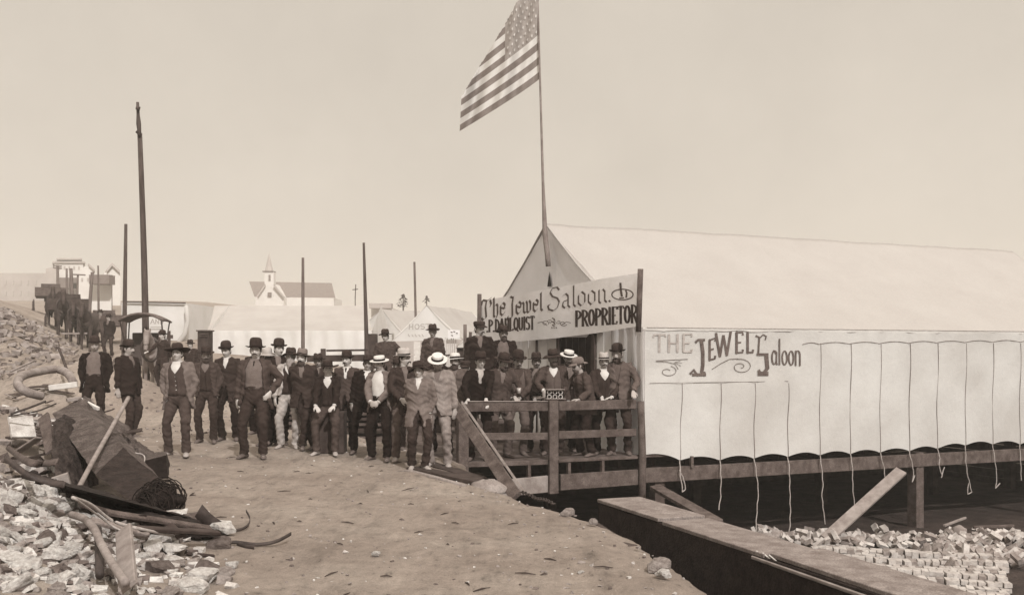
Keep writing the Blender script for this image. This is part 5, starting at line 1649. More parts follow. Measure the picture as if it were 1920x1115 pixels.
# low curb of earth-packed timber where the box meets the street
mb = MB(); mb.bar(Vector((.80, 10.1, -.13)), Vector((1.02, 8.9, -.13)), .05, .10); o = mb.obj('edge_board', M['plank_dark']); tag(o, 'short dark board edging the street beside the plank box', 'board')
mb = MB(); mb.bar(pt(1068, 1004, 9.1) , pt(1185, 1028, 8.6), .16, .05); o = mb.obj('sunken_board', M['plank_dark']); bevel(o)  # board in the dark plank colour
o.location.z -= .0; tag(o, 'dark board half sunk in the dirt by the plank box', 'board')

# big leaning timber and brace under the tent
def plank(name, a, b, w, h, mt, label, cat='plank', up=(0, 0, 1), grp=None):
    m_ = MB(); m_.bar(a, b, w, h, up=up); o = m_.obj(name, M[mt]); bevel(o, .006, 1); return tag(o, label, cat, grp)
plank('slanted_plank', pt(1548, 1010, 18.0), pt(1690, 882, 19.0), .22, .06, 'plank_light', 'pale slanted plank propped from the cellar bricks towards the deck beam', up=(-.45, -.75, .5))
plank('brace_plank', pt(1228, 912, 17.0), pt(1345, 978, 15.2), .20, .06, 'plank', 'brown brace plank slanting down right from below the corner post', up=(.2, -.8, .6))
plank('slanted_plank', pt(1810, 970, 19.5), pt(1770, 985, 19.0), .05, .04, 'plank_light', 'tiny pale stick lying on the bricks near the right edge', 'stick')
plank('scrap_rail', pt(1825, 988, 18.6), pt(1900, 985, 18.9), .06, .05, 'plank', 'thin rail lying across the broken bricks at the right edge', 'rail')
mb = MB(); c = pt(1799, 1000, 18.6); c.z = -1.9
mb.tube([c, c + Vector((0, 0, .25)), c + Vector((.02, .02, .27))], [(.13, .13), (.125, .125), (.05, .05)], n=14); o = mb.obj('stump', M['plank_light'], None, True); tag(o, 'round pale stump standing among broken bricks under the tent', 'stump')

# planks and pipe at the street end of the porch
plank('walk_plank', pt(775, 878, 14.6), pt(905, 905, 13.2), .24, .06, 'plank_dark', 'broad dark plank on the ground under the young man in the long grey coat', grp='planks on the ground at the porch end')
plank('walk_plank', pt(800, 868, 15.4), pt(900, 898, 13.8), .22, .05, 'plank_dark', 'dark plank behind the broad one at the porch end', grp='planks on the ground at the porch end')
mb = MB(); mb.tube([pt(745, 884, 14.3), pt(768, 883, 14.25), pt(820, 897, 13.55), pt(872, 912, 12.95)], [.012, .03, .034, .034], n=10); o = mb.obj('iron_rod', M['iron_dusty'], None, True); tag(o, 'round rod lying along the edge of the planks at the porch end', 'rod')
# sacking / lime heap
mb = MB(); c0 = pt(915, 915, 13.0); c0.z = -.22
rings = []
for i in range(9):
    t = i / 8; r = math.cos(t * math.pi / 2) ** .7
    rings.append([c0 + Vector((.24 * r * math.cos(a) * (1 + .25 * noise.noise(Vector((math.cos(a) * 2, math.sin(a) * 2, i * .3)))), .16 * r * math.sin(a), .17 * math.sin(t * math.pi / 2) + .03 * noise.noise(Vector((math.cos(a) * 3, math.sin(a) * 3, i * .6))))) for a in [2 * math.pi * k / 28 for k in range(28)]])
mb.ring_loft(rings); o = mb.obj('lime_heap', M['stone_mid'], None, True); tag(o, 'small white heap of lime or sacking at the foot of the porch end', 'heap')

# chain along the edge
mb = MB()
ch_ = [pt(978, 936, 12.45), pt(1000, 943, 12.0), pt(1020, 949, 11.6), pt(1040, 957, 11.2)]
path = []
for k in range(24):
    t = k / 23 * 2.99; i = int(t); p = ch_[i].lerp(ch_[i + 1], t - i); p.z = street_z(p.x, p.y) + .035; path.append(p)
for k, p in enumerate(path[:-1]):
    d = (path[k + 1] - p).normalized(); s_ = d.cross(Vector((0, 0, 1))).normalized(); u_ = Vector((0, 0, 1)) if k % 2 else s_
    mb.tube([p + d * .035 * math.cos(a) + u_ * .02 * math.sin(a) for a in [2 * math.pi * q / 12 for q in range(13)]], .007, n=5, cap=False)
o = mb.obj('chain', M['iron'], None, True); tag(o, 'length of dark chain lying along the street edge', 'chain')

# ------------------------------------------------------------ stones
def stone_mesh(seed, flat=.7, blocky=.5, n=2, nm='stone'):
    import bmesh
    bm = bmesh.new(); bmesh.ops.create_cube(bm, size=1.0)
    bmesh.ops.subdivide_edges(bm, edges=bm.edges[:], cuts=3, use_grid_fill=True)
    rnd = random.Random(seed); off = Vector((rnd.uniform(0, 99),) * 3)
    planes = [(Vector((rnd.uniform(-1, 1), rnd.uniform(-1, 1), rnd.uniform(-1, 1))).normalized(), rnd.uniform(.30, .50)) for _ in range(7)]
    for v in bm.verts:
        p = v.co.copy(); sph = p.normalized() * .56
        p = p.lerp(sph, 1 - blocky)
        for nrm, d in planes:
            e = p.dot(nrm) - d
            if e > 0: p -= nrm * e
        p += Vector((noise.noise(p * 3 + off), noise.noise(p * 3 + off * 2), noise.noise(p * 3 - off))) * .07
        v.co = p
        v.co.z *= flat
    me = bpy.data.meshes.new(nm); bm.to_mesh(me); bm.free()
    return me
STONES = []
for k in range(14):
    me = stone_mesh(k, random.uniform(.45, .8), random.uniform(.55, .95)); me.materials.append(M['stone' if k % 5 < 3 else ('stone_mid' if k % 5 == 3 else 'stone_dark')]); STONES.append(me)
def put(me, name, loc, s, rot, label=None, cat=None, group=None):
    o = bpy.data.objects.new(name, me); COL.objects.link(o); o.location = loc; o.scale = s if isinstance(s, (tuple, Vector)) else (s,) * 3; o.rotation_euler = rot
    return tag(o, label, cat, group)
rnd = random.Random(3)
cand = []
def heap(n, cx, cy, sx, sy, smin, smax, pw=1.0, lift=.0):
    for _ in range(n):
        x, y = cx + rnd.gauss(0, sx), cy + rnd.gauss(0, sy)
        if y < 6.2: continue
        px = 960 + F * x / y; py = HZ - F * (street_z(x, y) - CZ) / y
        if px < -120: continue
        s = smin + (smax - smin) * rnd.random() ** (2.2 * pw)
        cand.append((x, y, s))
def right_limit(py): # heap's right boundary in the picture
    return np.interp(py, [860, 900, 940, 980, 1010, 1050, 1100], [40, 110, 190, 260, 330, 400, 430])
heap(1200, -4.2, 7.9, .85, 1.1, .05, .175)
heap(420, -3.5, 7.2, .7, .8, .05, .14)
sel = []
for x, y, s in cand:
    px = 960 + F * x / y; py = HZ - F * (street_z(x, y) - CZ) / y
    if px < right_limit(py) + rnd.uniform(-30, 20) and py > np.interp(px, [0, 60, 130, 200, 300, 420], [885, 905, 945, 985, 1008, 1020]) + rnd.uniform(-6, 6): sel.append((x, y, s))
sel.sort(key=lambda q: -q[2] / q[1])
for x, y, s in sel[:250]:
    i = rnd.randrange(14)
    put(STONES[i], 'rubble_stone', Vector((x, y, street_z(x, y) + s * .18)), (s * rnd.uniform(.8, 1.5), s * rnd.uniform(.7, 1.2), s * rnd.uniform(.7, 1.1)), (rnd.uniform(-.5, .5), rnd.uniform(-.5, .5), rnd.uniform(0, 6.3)),
        {0: 'pale broken stone', 1: 'grey broken stone', 2: 'sooty dark broken stone'}[(0 if i % 5 < 3 else i % 5 - 2)] + ' in the left foreground rubble, ' + ('near the bottom edge' if y < 7.3 else 'in its middle' if y < 8.4 else 'near its top'), 'stone', 'stones of the rubble heap')
sm = MB()
def chip(x, y, z, s, mi):
    m = Matrix.Rotation(rnd.uniform(0, 6.3), 3, 'Z') @ Matrix.Rotation(rnd.uniform(-.6, .6), 3, 'X')
    sm.box((x, y, z), (s, s * rnd.uniform(.5, .9), s * rnd.uniform(.3, .7)), m, mi, jit=s * .16)
for x, y, s in sel[250:]: chip(x, y, street_z(x, y) + s * .12, s, rnd.choice((0, 0, 1)))
for _ in range(5200):
    x, y = rnd.gauss(-4.1, .95), rnd.gauss(7.8, 1.4)
    px = 960 + F * x / max(y, 1); py = HZ - F * (street_z(x, y) - CZ) / max(y, 1)
    if y < 6.3 or px > right_limit(py) + rnd.gauss(10, 25) or py < np.interp(px, [0, 60, 130, 200, 300, 420], [880, 900, 940, 980, 1004, 1018]): continue
    chip(x, y, street_z(x, y) + .01, rnd.uniform(.02, .09), rnd.choice((0, 0, 0, 1, 1, 2)))
for _ in range(900):      # farther debris field
    x, y = rnd.gauss(-7.3, 1.1), rnd.gauss(14.5, 2.6)
    if y < 10.5 or 960 + F * x / y > 150: continue
    chip(x, y, street_z(x, y) + .02, rnd.uniform(.05, .2), rnd.choice((0, 1, 1, 2, 2)))
for _ in range(900):
    y = rnd.uniform(24, 42); x = -rnd.uniform(.43, .53) * y
    chip(x, y, street_z(x, y) + .02, rnd.uniform(.06, .30), rnd.choice((1, 1, 1, 2, 3)))
for _ in range(260):      # along the far street behind the legs
    y = rnd.uniform(19, 30); x = -rnd.uniform(.25, .43) * y
    chip(x, y, street_z(x, y) + .01, rnd.uniform(.02, .07), rnd.choice((1, 1, 2)))
o = sm.obj('rubble', [M['stone'], M['stone_mid'], M['stone_dark'], M['dirt']]); tag(o, kind='stuff')
# road litter: small clods and chips
gm = MB(); sm2 = sm; sm = gm
for _ in range(1900):
    y = 5 + 20 * rnd.random() ** 1.6; x = rnd.uniform(-.45 * y, edge_x(y) - .05)
    d = edge_x(y) - x
    if rnd.random() > .55 and d > 1.0 and x > -.36 * y: continue
    chip(x, y, street_z(x, y) + .002, rnd.uniform(.008, .030) * (1.7 if rnd.random() < .04 else 1), rnd.choice((0, 0, 0, 3, 3, 1)))
o = gm.obj('gravel', [M['stone_mid'], M['stone_dark'], M['earth_dark'], M['stone']]); tag(o, kind='stuff')
# twigs/splinters on the road
tw_ = MB()
for _ in range(50):
    y = 6.5 + 10 * rnd.random(); x = rnd.uniform(-.40 * y, edge_x(y) - .2); a = rnd.uniform(-1.3, 1.3); l = rnd.uniform(.04, .16)
    p = Vector((x, y, street_z(x, y) + .008)); q = p + Vector((l * math.cos(a), l * math.sin(a), 0)); q.z = street_z(q.x, q.y) + .01
    tw_.tube([p, p.lerp(q, .5) + Vector((0, .01, .004)), q], [.003, .007, .003], n=5)
o = tw_.obj('splinters', M['plank_dark'], None, True); tag(o, kind='stuff')
for (px, py, s, lab, mi) in ((1236, 1070, .17, 'square clod-covered brick on the road beside the plank box', 3), (1240, 1082, .10, 'small pale round stone in front of the square brick by the plank box', 0), (1088, 1078, .045, 'little white pebble alone on the road near the bottom', 1),
                             (435, 1063, .08, 'bright white lump on the road left of centre bottom', 0), (705, 1042, .06, 'flat pale stone alone on the bare road', 2), (1112, 982, .09, 'small squared block at the street edge before the plank box', 3), (1066, 966, .14, 'low brick lying at the brink of the cellar', 3)):
    Y = ground_y(px, py); p = pt(px, py, Y); put(STONES[mi], 'loose_stone', Vector((p.x, p.y, street_z(p.x, p.y) + s * .25)), s, (0, 0, px), lab, 'stone')
# ------------------------------------------------------------ wreckage at the left
def hunk(name, pts8, mts, label, cat, sub=5, amp=.03, vox=.035, seed=0):
    """eight-cornered block roughened into masonry"""
    import bmesh
    bm = bmesh.new()
    vs = [bm.verts.new(p) for p in pts8]
    for f in ((0, 3, 2, 1), (4, 5, 6, 7), (0, 1, 5, 4), (1, 2, 6, 5), (2, 3, 7, 6), (3, 0, 4, 7)): bm.faces.new([vs[i] for i in f])
    for i, f in enumerate(bm.faces): f.material_index = (1 if i == 2 else (2 if i in (1, 5) else 0)) if len(mts) > 1 else 0  # end face darker, upper faces lighter: sun and shade set by material
    bmesh.ops.recalc_face_normals(bm, faces=bm.faces[:])
    bmesh.ops.subdivide_edges(bm, edges=bm.edges[:], cuts=22, use_grid_fill=True)
    bm.normal_update()
    off = Vector((seed * 7.3, seed * 3.1, seed))
    for v in bm.verts:
        p = v.co
        v.co = p + v.normal * (amp * noise.noise(p * 2.2 + off) + amp * .75 * noise.noise(p * 7 + off) + amp * .55 * noise.noise(p * 17 + off))
    me = bpy.data.meshes.new(name); bm.to_mesh(me); bm.free()
    for m_ in mts: me.materials.append(M[m_])
    a = np.array([v.co[:] for v in me.vertices]); c = a.mean(0); c[2] = a[:, 2].min(); c = [float(q) for q in c]
    me.transform(Matrix.Translation(-Vector(c)))
    o = bpy.data.objects.new(name, me); COL.objects.link(o); o.location = c
    return tag(o, label, cat)
# squared timber tumbling towards us: end face corners measured, run back up-left
def beam8(front, back): return [back[0], back[1], front[1], front[0], back[3], back[2], front[2], front[3]] if 0 else None
fA, fB, fC, fD = pt(178, 889, 10.6), pt(231, 838, 11.2), pt(300, 897, 10.6), pt(255, 946, 10.0)   # left, top, right, bottom
gA, gB, gC, gD = pt(98, 775, 13.2), pt(140, 752, 13.8), pt(206, 790, 13.4), pt(150, 850, 12.6)
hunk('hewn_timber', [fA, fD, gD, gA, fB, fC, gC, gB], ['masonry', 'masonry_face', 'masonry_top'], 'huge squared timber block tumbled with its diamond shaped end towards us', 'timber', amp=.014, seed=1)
# the end face and top: indices -> faces: (0,3,2,1)=under-left side ... handled by materials below
hunk('masonry_chunk', [pt(95, 800, 11.9), pt(122, 792, 12.2), pt(150, 915, 11.0), pt(108, 905, 10.6), pt(120, 775, 12.9), pt(158, 790, 13.1), pt(182, 905, 12.0), pt(140, 900, 11.5)], ['masonry'], 'upright scorched masonry slab left of the squared timber', 'masonry', amp=.05, seed=2)
hunk('masonry_chunk', [pt(140, 835, 13.2), pt(262, 850, 13.0), pt(240, 800, 15.0), pt(150, 790, 15.0), pt(150, 748, 13.8), pt(204, 800, 13.4), pt(196, 775, 14.8), pt(160, 742, 15.0)], ['masonry_top'], 'brown hump of masonry behind the squared timber', 'masonry', amp=.05, seed=3)
hunk('masonry_chunk', [pt(262, 900, 11.8), pt(316, 898, 11.9), pt(318, 870, 12.6), pt(270, 872, 12.6), pt(272, 862, 11.8), pt(312, 852, 11.9), pt(312, 845, 12.5), pt(275, 850, 12.5)], ['masonry_face', 'black', 'masonry_top'], 'small dark squared block just right of the diamond ended timber', 'masonry', amp=.015, seed=4)
hunk('masonry_chunk', [pt(205, 840, 13.0), pt(285, 870, 12.8), pt(280, 846, 14.2), pt(215, 815, 14.3), pt(207, 797, 13.2), pt(240, 820, 13.0), pt(262, 835, 13.8), pt(215, 800, 14.0)], ['masonry_top'], 'low dusty lump behind the light pole near the profile man', 'masonry', amp=.05, seed=5)
# void behind the rubble: its shade made as a dark charred block
hunk('charred_shade_fill', [ab(20, 905, .02), ab(300, 1010, .02), ab(430, 1005, .02), ab(120, 925, .02), ab(60, 885, .16), ab(260, 968, .20), ab(415, 985, .06), ab(130, 912, .30)], ['black'], 'charred debris and modelled shade filling the hollow between the rubble and the squared timber', 'debris', amp=.05, seed=6)
for k_, (x0, y0, x1, y1) in enumerate(((150, 945, 300, 985), (200, 960, 395, 990), (260, 990, 410, 998), (170, 975, 280, 1000), (300, 970, 340, 1005))):
    plank('charred_board', ab(x0, y0, .24 - .02 * k_), ab(x1, y1, .12), .07, .03, ('plank_dark', 'plank', 'plank_dark', 'plank_grey', 'plank_dark')[k_], ('long charred board nearest the leaning pole foot', 'brown board crossing the charred debris', 'charred board at the right end of the charred debris', 'grey board over the lower charred debris', 'short steep charred stub in the charred debris')[k_], 'board', up=(0, -.5, 1))
# tangle of wire
mb = MB(); c = pt(297, 942, 10.0); rr = random.Random(5)
for k in range(90):
    u = Vector((rr.gauss(0, 1), rr.gauss(0, 1), rr.gauss(0, 1))).normalized(); w_ = u.orthogonal().normalized(); v_ = u.cross(w_); r = rr.uniform(.12, .22); cc = c + Vector((rr.gauss(0, .035), rr.gauss(0, .03), rr.gauss(0, .02)))
    mb.tube([cc + (w_ * math.cos(a) * 1.1 + v_ * math.sin(a) * .9) * r * (1 + .08 * math.sin(a * 3 + k)) for a in [2 * math.pi * q / 22 for q in range(20)]], .006, n=4)
o = mb.obj('wire_tangle', M['black'], None, True); tag(o, 'round black tangle of burnt wire by the squared timber', 'wire')
o2 = stone_mesh(77, .85, .3); o2.materials.append(M['black']); q = put(o2, 'wire_core', (0, 0, 0), (.50, .46, .42), (0, 0, 0)); q.parent = o; q.location = c - o.location
# pipes
def pipe(pts, r, label, mt='iron_dusty', name='bent_pipe', cat='pipe', n=12):
    P = [Vector(p) for p in pts]; out = []
    for i in range(len(P) - 1):
        p0, p1, p2, p3 = P[max(i - 1, 0)], P[i], P[i + 1], P[min(i + 2, len(P) - 1)]
        for k in range(6):
            t = k / 6; out.append(.5 * ((2 * p1) + (p2 - p0) * t + (2 * p0 - 5 * p1 + 4 * p2 - p3) * t * t + (3 * p1 - p0 - 3 * p2 + p3) * t ** 3))
    out.append(P[-1])
    mb = MB(); mb.tube(out, r, n=n); o = mb.obj(name, M[mt], None, True); return tag(o, label, cat)
pipe([pt(78, 742, 14.2), pt(52, 735, 14.0), pt(34, 722, 14.0), pt(40, 706, 14.6), pt(70, 697, 15.2), pt(105, 692, 15.6), pt(127, 700, 15.4), pt(137, 716, 15.0)], .062, 'thick dusty pipe bent into a loop at the left edge')
pipe([ab(134, 964, .14), ab(158, 972, .24), ab(176, 990, .28), ab(190, 1020, .26), ab(210, 1055, .22), ab(236, 1092, .16)], .027, 'dusty curved pipe standing out of the rubble at the bottom', 'iron_dusty')
pipe([ab(183, 990, .2), ab(186, 1030, .16), ab(187, 1078, .12)], .028, 'straight dark pipe behind the curved pipe in the rubble', 'iron')
plank('standing_board', ab(240, 1100, .12), ab(232, 992, .22), .125, .035, 'plank_light', 'grey board standing upright beside the curved pipe', 'board', up=(.2, -1, .1))
pipe([pt(137, 934, 9.6), pt(163, 885, 10.3), pt(182, 850, 10.9), pt(213, 795, 12.0), pt(241, 745, 13.0)], .025, 'long pale pole leaning across the squared timber', 'plank_light', 'leaning_pole', 'pole')
pipe([ab(136, 932, .5), ab(170, 945, .4), ab(210, 975, .25), ab(260, 990, .22), ab(330, 1005, .1)], .012, 'pale cable trailing from the foot of the leaning pole', 'rope', 'cable', 'cable', 6)
pipe([ab(140, 934, .5), ab(185, 966, .3), ab(215, 988, .2), ab(250, 1003, .18)], .008, 'thin second cable below the pale cable', 'rope', 'cable', 'cable', 5)
pipe([pt(243, 848, 11.6), pt(268, 852, 11.6), pt(270, 866, 11.5), pt(255, 885, 11.3)], .008, 'small hoop of light wire above the dark squared block', 'rope', 'wire_hoop', 'wire', 5)
pipe([pt(20, 776, 12.2), pt(60, 762, 12.4), pt(85, 752, 12.8)], .014, 'upper thin rod crossing the debris by the left edge', 'iron', 'thin_rod', 'rod', 6)
pipe([pt(16, 780, 12.1), pt(70, 770, 12.2), pt(105, 756, 12.6)], .010, 'lower thin rod crossing the debris by the left edge', 'iron', 'thin_rod', 'rod', 6)
pipe([pt(20, 696, 16), pt(64, 676, 17)], .018, 'light stick lying on the dirt bank at the left edge', 'plank_light', 'stick', 'stick', 6)
pipe([pt(110, 652, 22.8), pt(118, 672, 22.2), pt(126, 695, 21.4)], .03, 'dark cord running down the dirt mound', 'plank_dark', 'cord', 'cord', 6)
plank('pale_board', pt(92, 727, 14.6), pt(145, 720, 14.7), .10, .08, 'linen', 'short white board on the debris left of the man with hands in pockets', 'board')
plank('pale_board', pt(125, 750, 13.9), pt(152, 746, 14.0), .12, .05, 'plank_light', 'pale notched block below the short white board', 'board')
plank('timber_scrap', pt(150, 748, 14.6), pt(184, 766, 14.2), .05, .05, 'linen', 'thin white lath at the feet of the man with hands in pockets', 'lath')
plank('pale_slab', pt(18, 800, 12.2), pt(64, 800, 12.4), .30, .05, 'stone', 'flat pale slab tilted at the left edge', 'slab', up=(0, -.9, .45))
plank('dark_board', pt(82, 780, 12.3), pt(96, 845, 11.6), .14, .04, 'plank', 'narrow board leaning on the masonry slab', 'board', up=(0, -1, .2))
# gutter-like curved sheets
def sheet(pth, width, up, label, mt='iron', nm='iron_strip', cat='iron strip', th=.006):
    P = [Vector(p) for p in pth]; mb = MB(); rows = [[], []]
    rings = []
    for i, p in enumerate(P):
        u = Vector(up).normalized() * width / 2
        rings.append([p - u, p + u])
    mb.ring_loft(rings, cap=False, closed=False); o = mb.obj(nm, M[mt], None, True); so = o.modifiers.new('t', 'SOLIDIFY'); so.thickness = th; return tag(o, label, cat)
def curve(pts, n=8):
    P = [Vector(p) for p in pts]; out = []
    for i in range(len(P) - 1):
        p0, p1, p2, p3 = P[max(i - 1, 0)], P[i], P[i + 1], P[min(i + 2, len(P) - 1)]
        for k in range(n):
            t = k / n; out.append(.5 * ((2 * p1) + (p2 - p0) * t + (2 * p0 - 5 * p1 + 4 * p2 - p3) * t * t + (3 * p1 - p0 - 3 * p2 + p3) * t ** 3))
    return out + [P[-1]]
sheet(curve([ab(372, 956, .22), ab(390, 975, .13), ab(412, 990, .04)]), .12, (.5, 0, .8), 'dark flat iron blade sticking up from the road at the left')
sheet(curve([ab(408, 989, .04), ab(425, 994, .02), ab(445, 993, .02), ab(462, 986, .04), ab(468, 972, .07), ab(461, 957, .10)]), .025, (0, 0, 1), 'thin iron hoop curving on the road beyond the blade')
sheet(curve([ab(418, 1017, .03), ab(445, 1016, .03), ab(480, 1020, .02), ab(515, 1015, .04), ab(545, 1000, .10)]), .03, (0, .3, 1), 'long dark curved iron strip lying on the road')
sheet(curve([ab(445, 1018, .02), ab(460, 1023, .02), ab(477, 1025, .02)]), .03, (0, .3, 1), 'short dark splinter under the long curved iron strip')
plank('dark_lath', ab(349, 1036, .03), ab(402, 1042, .02), .03, .025, 'plank_dark', 'short dark lath lying right of the rubble heap', 'lath')
sheet(curve([ab(10, 858, .35), ab(50, 888, .35), ab(90, 903, .35), ab(122, 909, .4)]), .05, (0, .6, .8), 'long curved iron trough edging the rubble at the left', 'iron', 'iron_trough', 'trough', .01)
sheet(curve([ab(14, 838, .3), ab(50, 864, .35), ab(80, 869, .4), ab(108, 866, .5)]), .08, (0, .9, .5), 'second iron trough above the long curved one', 'plank', 'iron_trough', 'trough', .01)
hunk('wedge_of_stone', [pt(98, 900, 9.9), pt(132, 910, 9.9), pt(134, 905, 10.4), pt(100, 900, 10.4), pt(96, 896, 9.9), pt(126, 888, 9.9), pt(128, 884, 10.4), pt(100, 893, 10.4)], ['stone_mid'], 'small wedge shaped stone under the masonry slab', 'stone', amp=.006, seed=9)
hunk('rubble_slab', [pt(150, 1000, 8.6), pt(320, 1030, 8.5), pt(330, 1010, 9.3), pt(220, 985, 9.3), pt(255, 990, 8.6), pt(315, 1005, 8.6), pt(310, 990, 9.2), pt(265, 975, 9.2)], ['stone_mid'], 'broad flat slab in the rubble below the black tangle', 'stone', amp=.03, seed=10)
for k, (px, py, s, mi, lab) in enumerate(((270, 995, .26, 3, 'grey boulder at the top of the rubble, below the timber'), (320, 985, .24, 5, 'pale boulder right below the black tangle'), (405, 1000, .20, 0, 'pale jagged stone against the foot of the iron blade'), (375, 995, .20, 4, 'upright dark shard left of the iron blade'),
                                          (330, 1040, .20, 1, 'white squared stone near the short dark lath'), (410, 1027, .15, 9, 'dark brick right of the rubble by the long curved strip'), (390, 1075, .17, 9, 'dark square brick at the lower right of the rubble'), (378, 1090, .16, 2, 'flat white stone at the very bottom beside the dark square brick'))):
    Y = ground_y(px, py); p = pt(px, py, Y); put(STONES[mi], 'boulder', Vector((p.x, p.y, street_z(p.x, p.y) + s * .25)), (s * 1.3, s, s * (1.6 if k == 3 else .9)), (0, 0, k * 1.3), lab, 'stone')

rb_ = random.Random(12)
for k in range(26):
    px, py = rb_.uniform(8, 165), rb_.uniform(690, 870); h = rb_.uniform(.02, .18)
    a = ab(px, py, h); ang_ = rb_.uniform(-1.2, 1.2); l = rb_.uniform(.25, .8)
    b = a + Vector((l * math.cos(ang_), l * math.sin(ang_) * .8, rb_.uniform(-.12, .22)))
    plank('scrap_board', a, b, rb_.uniform(.05, .14), .025, ('plank', 'plank_dark', 'plank_light', 'plank_dark')[k % 4], 'splintered scrap board lying in the debris at the left edge', 'board', up=(rb_.uniform(-.4, .4), rb_.uniform(-.6, .2), 1), grp='scrap boards in the left debris')

# ------------------------------------------------------------ bricks in the cellar
bme = []
for k in range(6):
    mb = MB(); mb.box((0, 0, .032), (.105, .21, .064), jit=.004); me = mb.mesh('brick', M['brick'] if k < 4 else M['brick_worn']); bme.append(me)
blist = []
ang = R(-14)
ux, uy = Vector((math.cos(ang), math.sin(ang), 0)), Vector((-math.sin(ang), math.cos(ang), 0))
def right_of_box(p): # keep clear of the plank box
    d = p - Vector((E0.x, E0.y, 0)); return d.dot(bs) > .75
for row in range(26):
    lay = 2 if row % 7 in (3, 4, 5) else 1
    for k in range(60):
        p = Vector((3.0, 18.6, 0)) - uy * (row * .222) + ux * (k * .113 - 1.2) + ux * (.05 * (row % 2)) + ux * rnd.uniform(-.012, .012) + uy * (rnd.uniform(-.03, .03) + .25 * noise.noise(Vector((row * .3, k * .08, 0))))
        if p.x > .475 * p.y + .2 or not right_of_box(p): continue
        if noise.noise(Vector((p.x * .9, p.y * .9, 4))) > .30: continue
        for q in range(lay + (1 if row % 7 == 4 and k % 19 > 3 else 0)):
            blist.append((p + Vector((0, 0, pit_z(p.x, p.y) + .012 + q * .066)), (rnd.uniform(-.06, .06), rnd.uniform(-.06, .06), ang + rnd.gauss(0, .09)), rnd.randrange(6) if rnd.random() < .5 else rnd.randrange(4)))
for _ in range(420):
    t = rnd.random(); y = 18.4 + rnd.gauss(0, .22) - .2 * t; x = 4.4 + 5.6 * t + rnd.gauss(0, .12)
    if 7.15 < x < 7.35: continue
    blist.append((Vector((x, y, pit_z(x, y) + .04 + abs(rnd.gauss(0, .07)))), (rnd.uniform(-1, 1), rnd.uniform(-1, 1), rnd.uniform(0, 6.3)), rnd.randrange(6)))
for _ in range(150):
    x, y = rnd.uniform(7.0, 8.6), rnd.uniform(16.2, 18.2)
    blist.append((Vector((x, y, pit_z(x, y) + .03 + abs(rnd.gauss(0, .05)))), (rnd.uniform(-1, 1), rnd.uniform(-1, 1), rnd.uniform(0, 6.3)), rnd.randrange(3, 6)))
vis = [b for b in blist if 960 + F * b[0].x / b[0].y < 1925]
vis.sort(key=lambda b: b[0].y)
for p, r_, k in vis[:290]:
    put(bme[k], 'brick', p, 1.0, r_, 'cleaned brick laid in the stacked rows on the cellar floor', 'brick', 'bricks stacked on the cellar floor')
rest = MB()
for p, r_, k in vis[290:]:
    from mathutils import Euler
    rest.box(p + Vector((0, 0, .03)), (.105, .21, .064), Euler(r_).to_matrix(), 0 if k < 4 else 1, jit=.004)
o = rest.obj('brick_heap', [M['brick'], M['brick_worn']]); tag(o, kind='stuff')
# ============================================================ the crowd
HT1 = 1.80
def who(px, top, ft, label, Y=None, floor=None, **kw):
    if Y is None:
        Y = ground_y(px, ft)
        p = pt(px, ft, Y); z = street_z(p.x, p.y) + .004
    else:
        p = pt(px, 655, Y); z = floor if floor is not None else street_z(p.x, p.y)
    zt = CZ - (top - HZ) / F * Y
    sc = (zt - z) / (HT1 + kw.pop('dh', 0))
    sc = min(max(sc, .78), 1.12)
    kw.setdefault('seed', int(px * 3 + top))
    return person(Vector((p.x, p.y, z)), sc, kw.pop('yaw', 0), label, **kw)
OPEN = [(0, 1.0), (.75, 1.0), (.9, .66), (1.15, .50), (1.3, .42), (1.42, .55), (1.5, .7)]
WIDE = [(0, 1.35), (.72, 1.35), (.84, 1.02), (.93, .85), (1.15, .72), (1.3, .6), (1.42, .65), (1.5, .8)]
VNECK = [(0, .35), (.85, .20), (1.05, 0), (1.26, 0), (1.42, .27), (1.5, .55)]
CUT = [(0, .55), (.80, .35), (1.0, 0), (1.3, 0), (1.42, .25), (1.5, .6)]
DK = -.18
# --- street, left to right
who(178, 628, 800, 'man in a black open coat and low derby, hands in pockets, behind the fallen timber', Y=20.0, floor=street_z(-8.2, 20), coat='c03', trousers='c04', gap=WIDE, shirt='c18', vest=None, L='pocket', Rr='pocket', hat='bowler', skin='skin_tan', tie=False, moustache='grey', build=1.12)
who(243, 635, 822, 'stout man in a dark suit and bowler standing in profile facing right', yaw=R(68), coat='c04', trousers='c06', gap=VNECK, hat='bowler', L='side', Rr='side', moustache='dark', head=(0, R(5)), stance=.08, build=1.1, coat_len=.80, lean=R(-3), skin='skin_tan')
who(333, 641, 855, 'smiling man in a wide dark hat, open grey jacket, vest and white neckcloth', coat='c18', trousers='c09', gap=WIDE, vest='c09', L='pocket', Rr='pocket', hat='wide', hatm='felt_dark', boots='boot_light', stance=.16, shirt='linen', seed=4, tie=False, buttons=True, twist=R(-4), hat_tilt=(R(-6), R(-3)))
who(388, 647, 830, 'bearded man in a dark brimmed hat and short dark jacket with thumbs in pockets', coat='c09', trousers='c06', gap=OPEN, vest='c06', L='pocket', Rr='pocket', hat='slouch', beard='dark', coat_len=.86, stance=.14, yaw=R(5), skin='skin_tan')
who(430, 638, 826, 'slim man in a bowler and long dark frock coat behind the moustached man', coat='c06', trousers='c04', gap=VNECK, L='side', Rr='side', coat_len=.70, hat='bowler', head=(R(8), 0), shirt='linen')
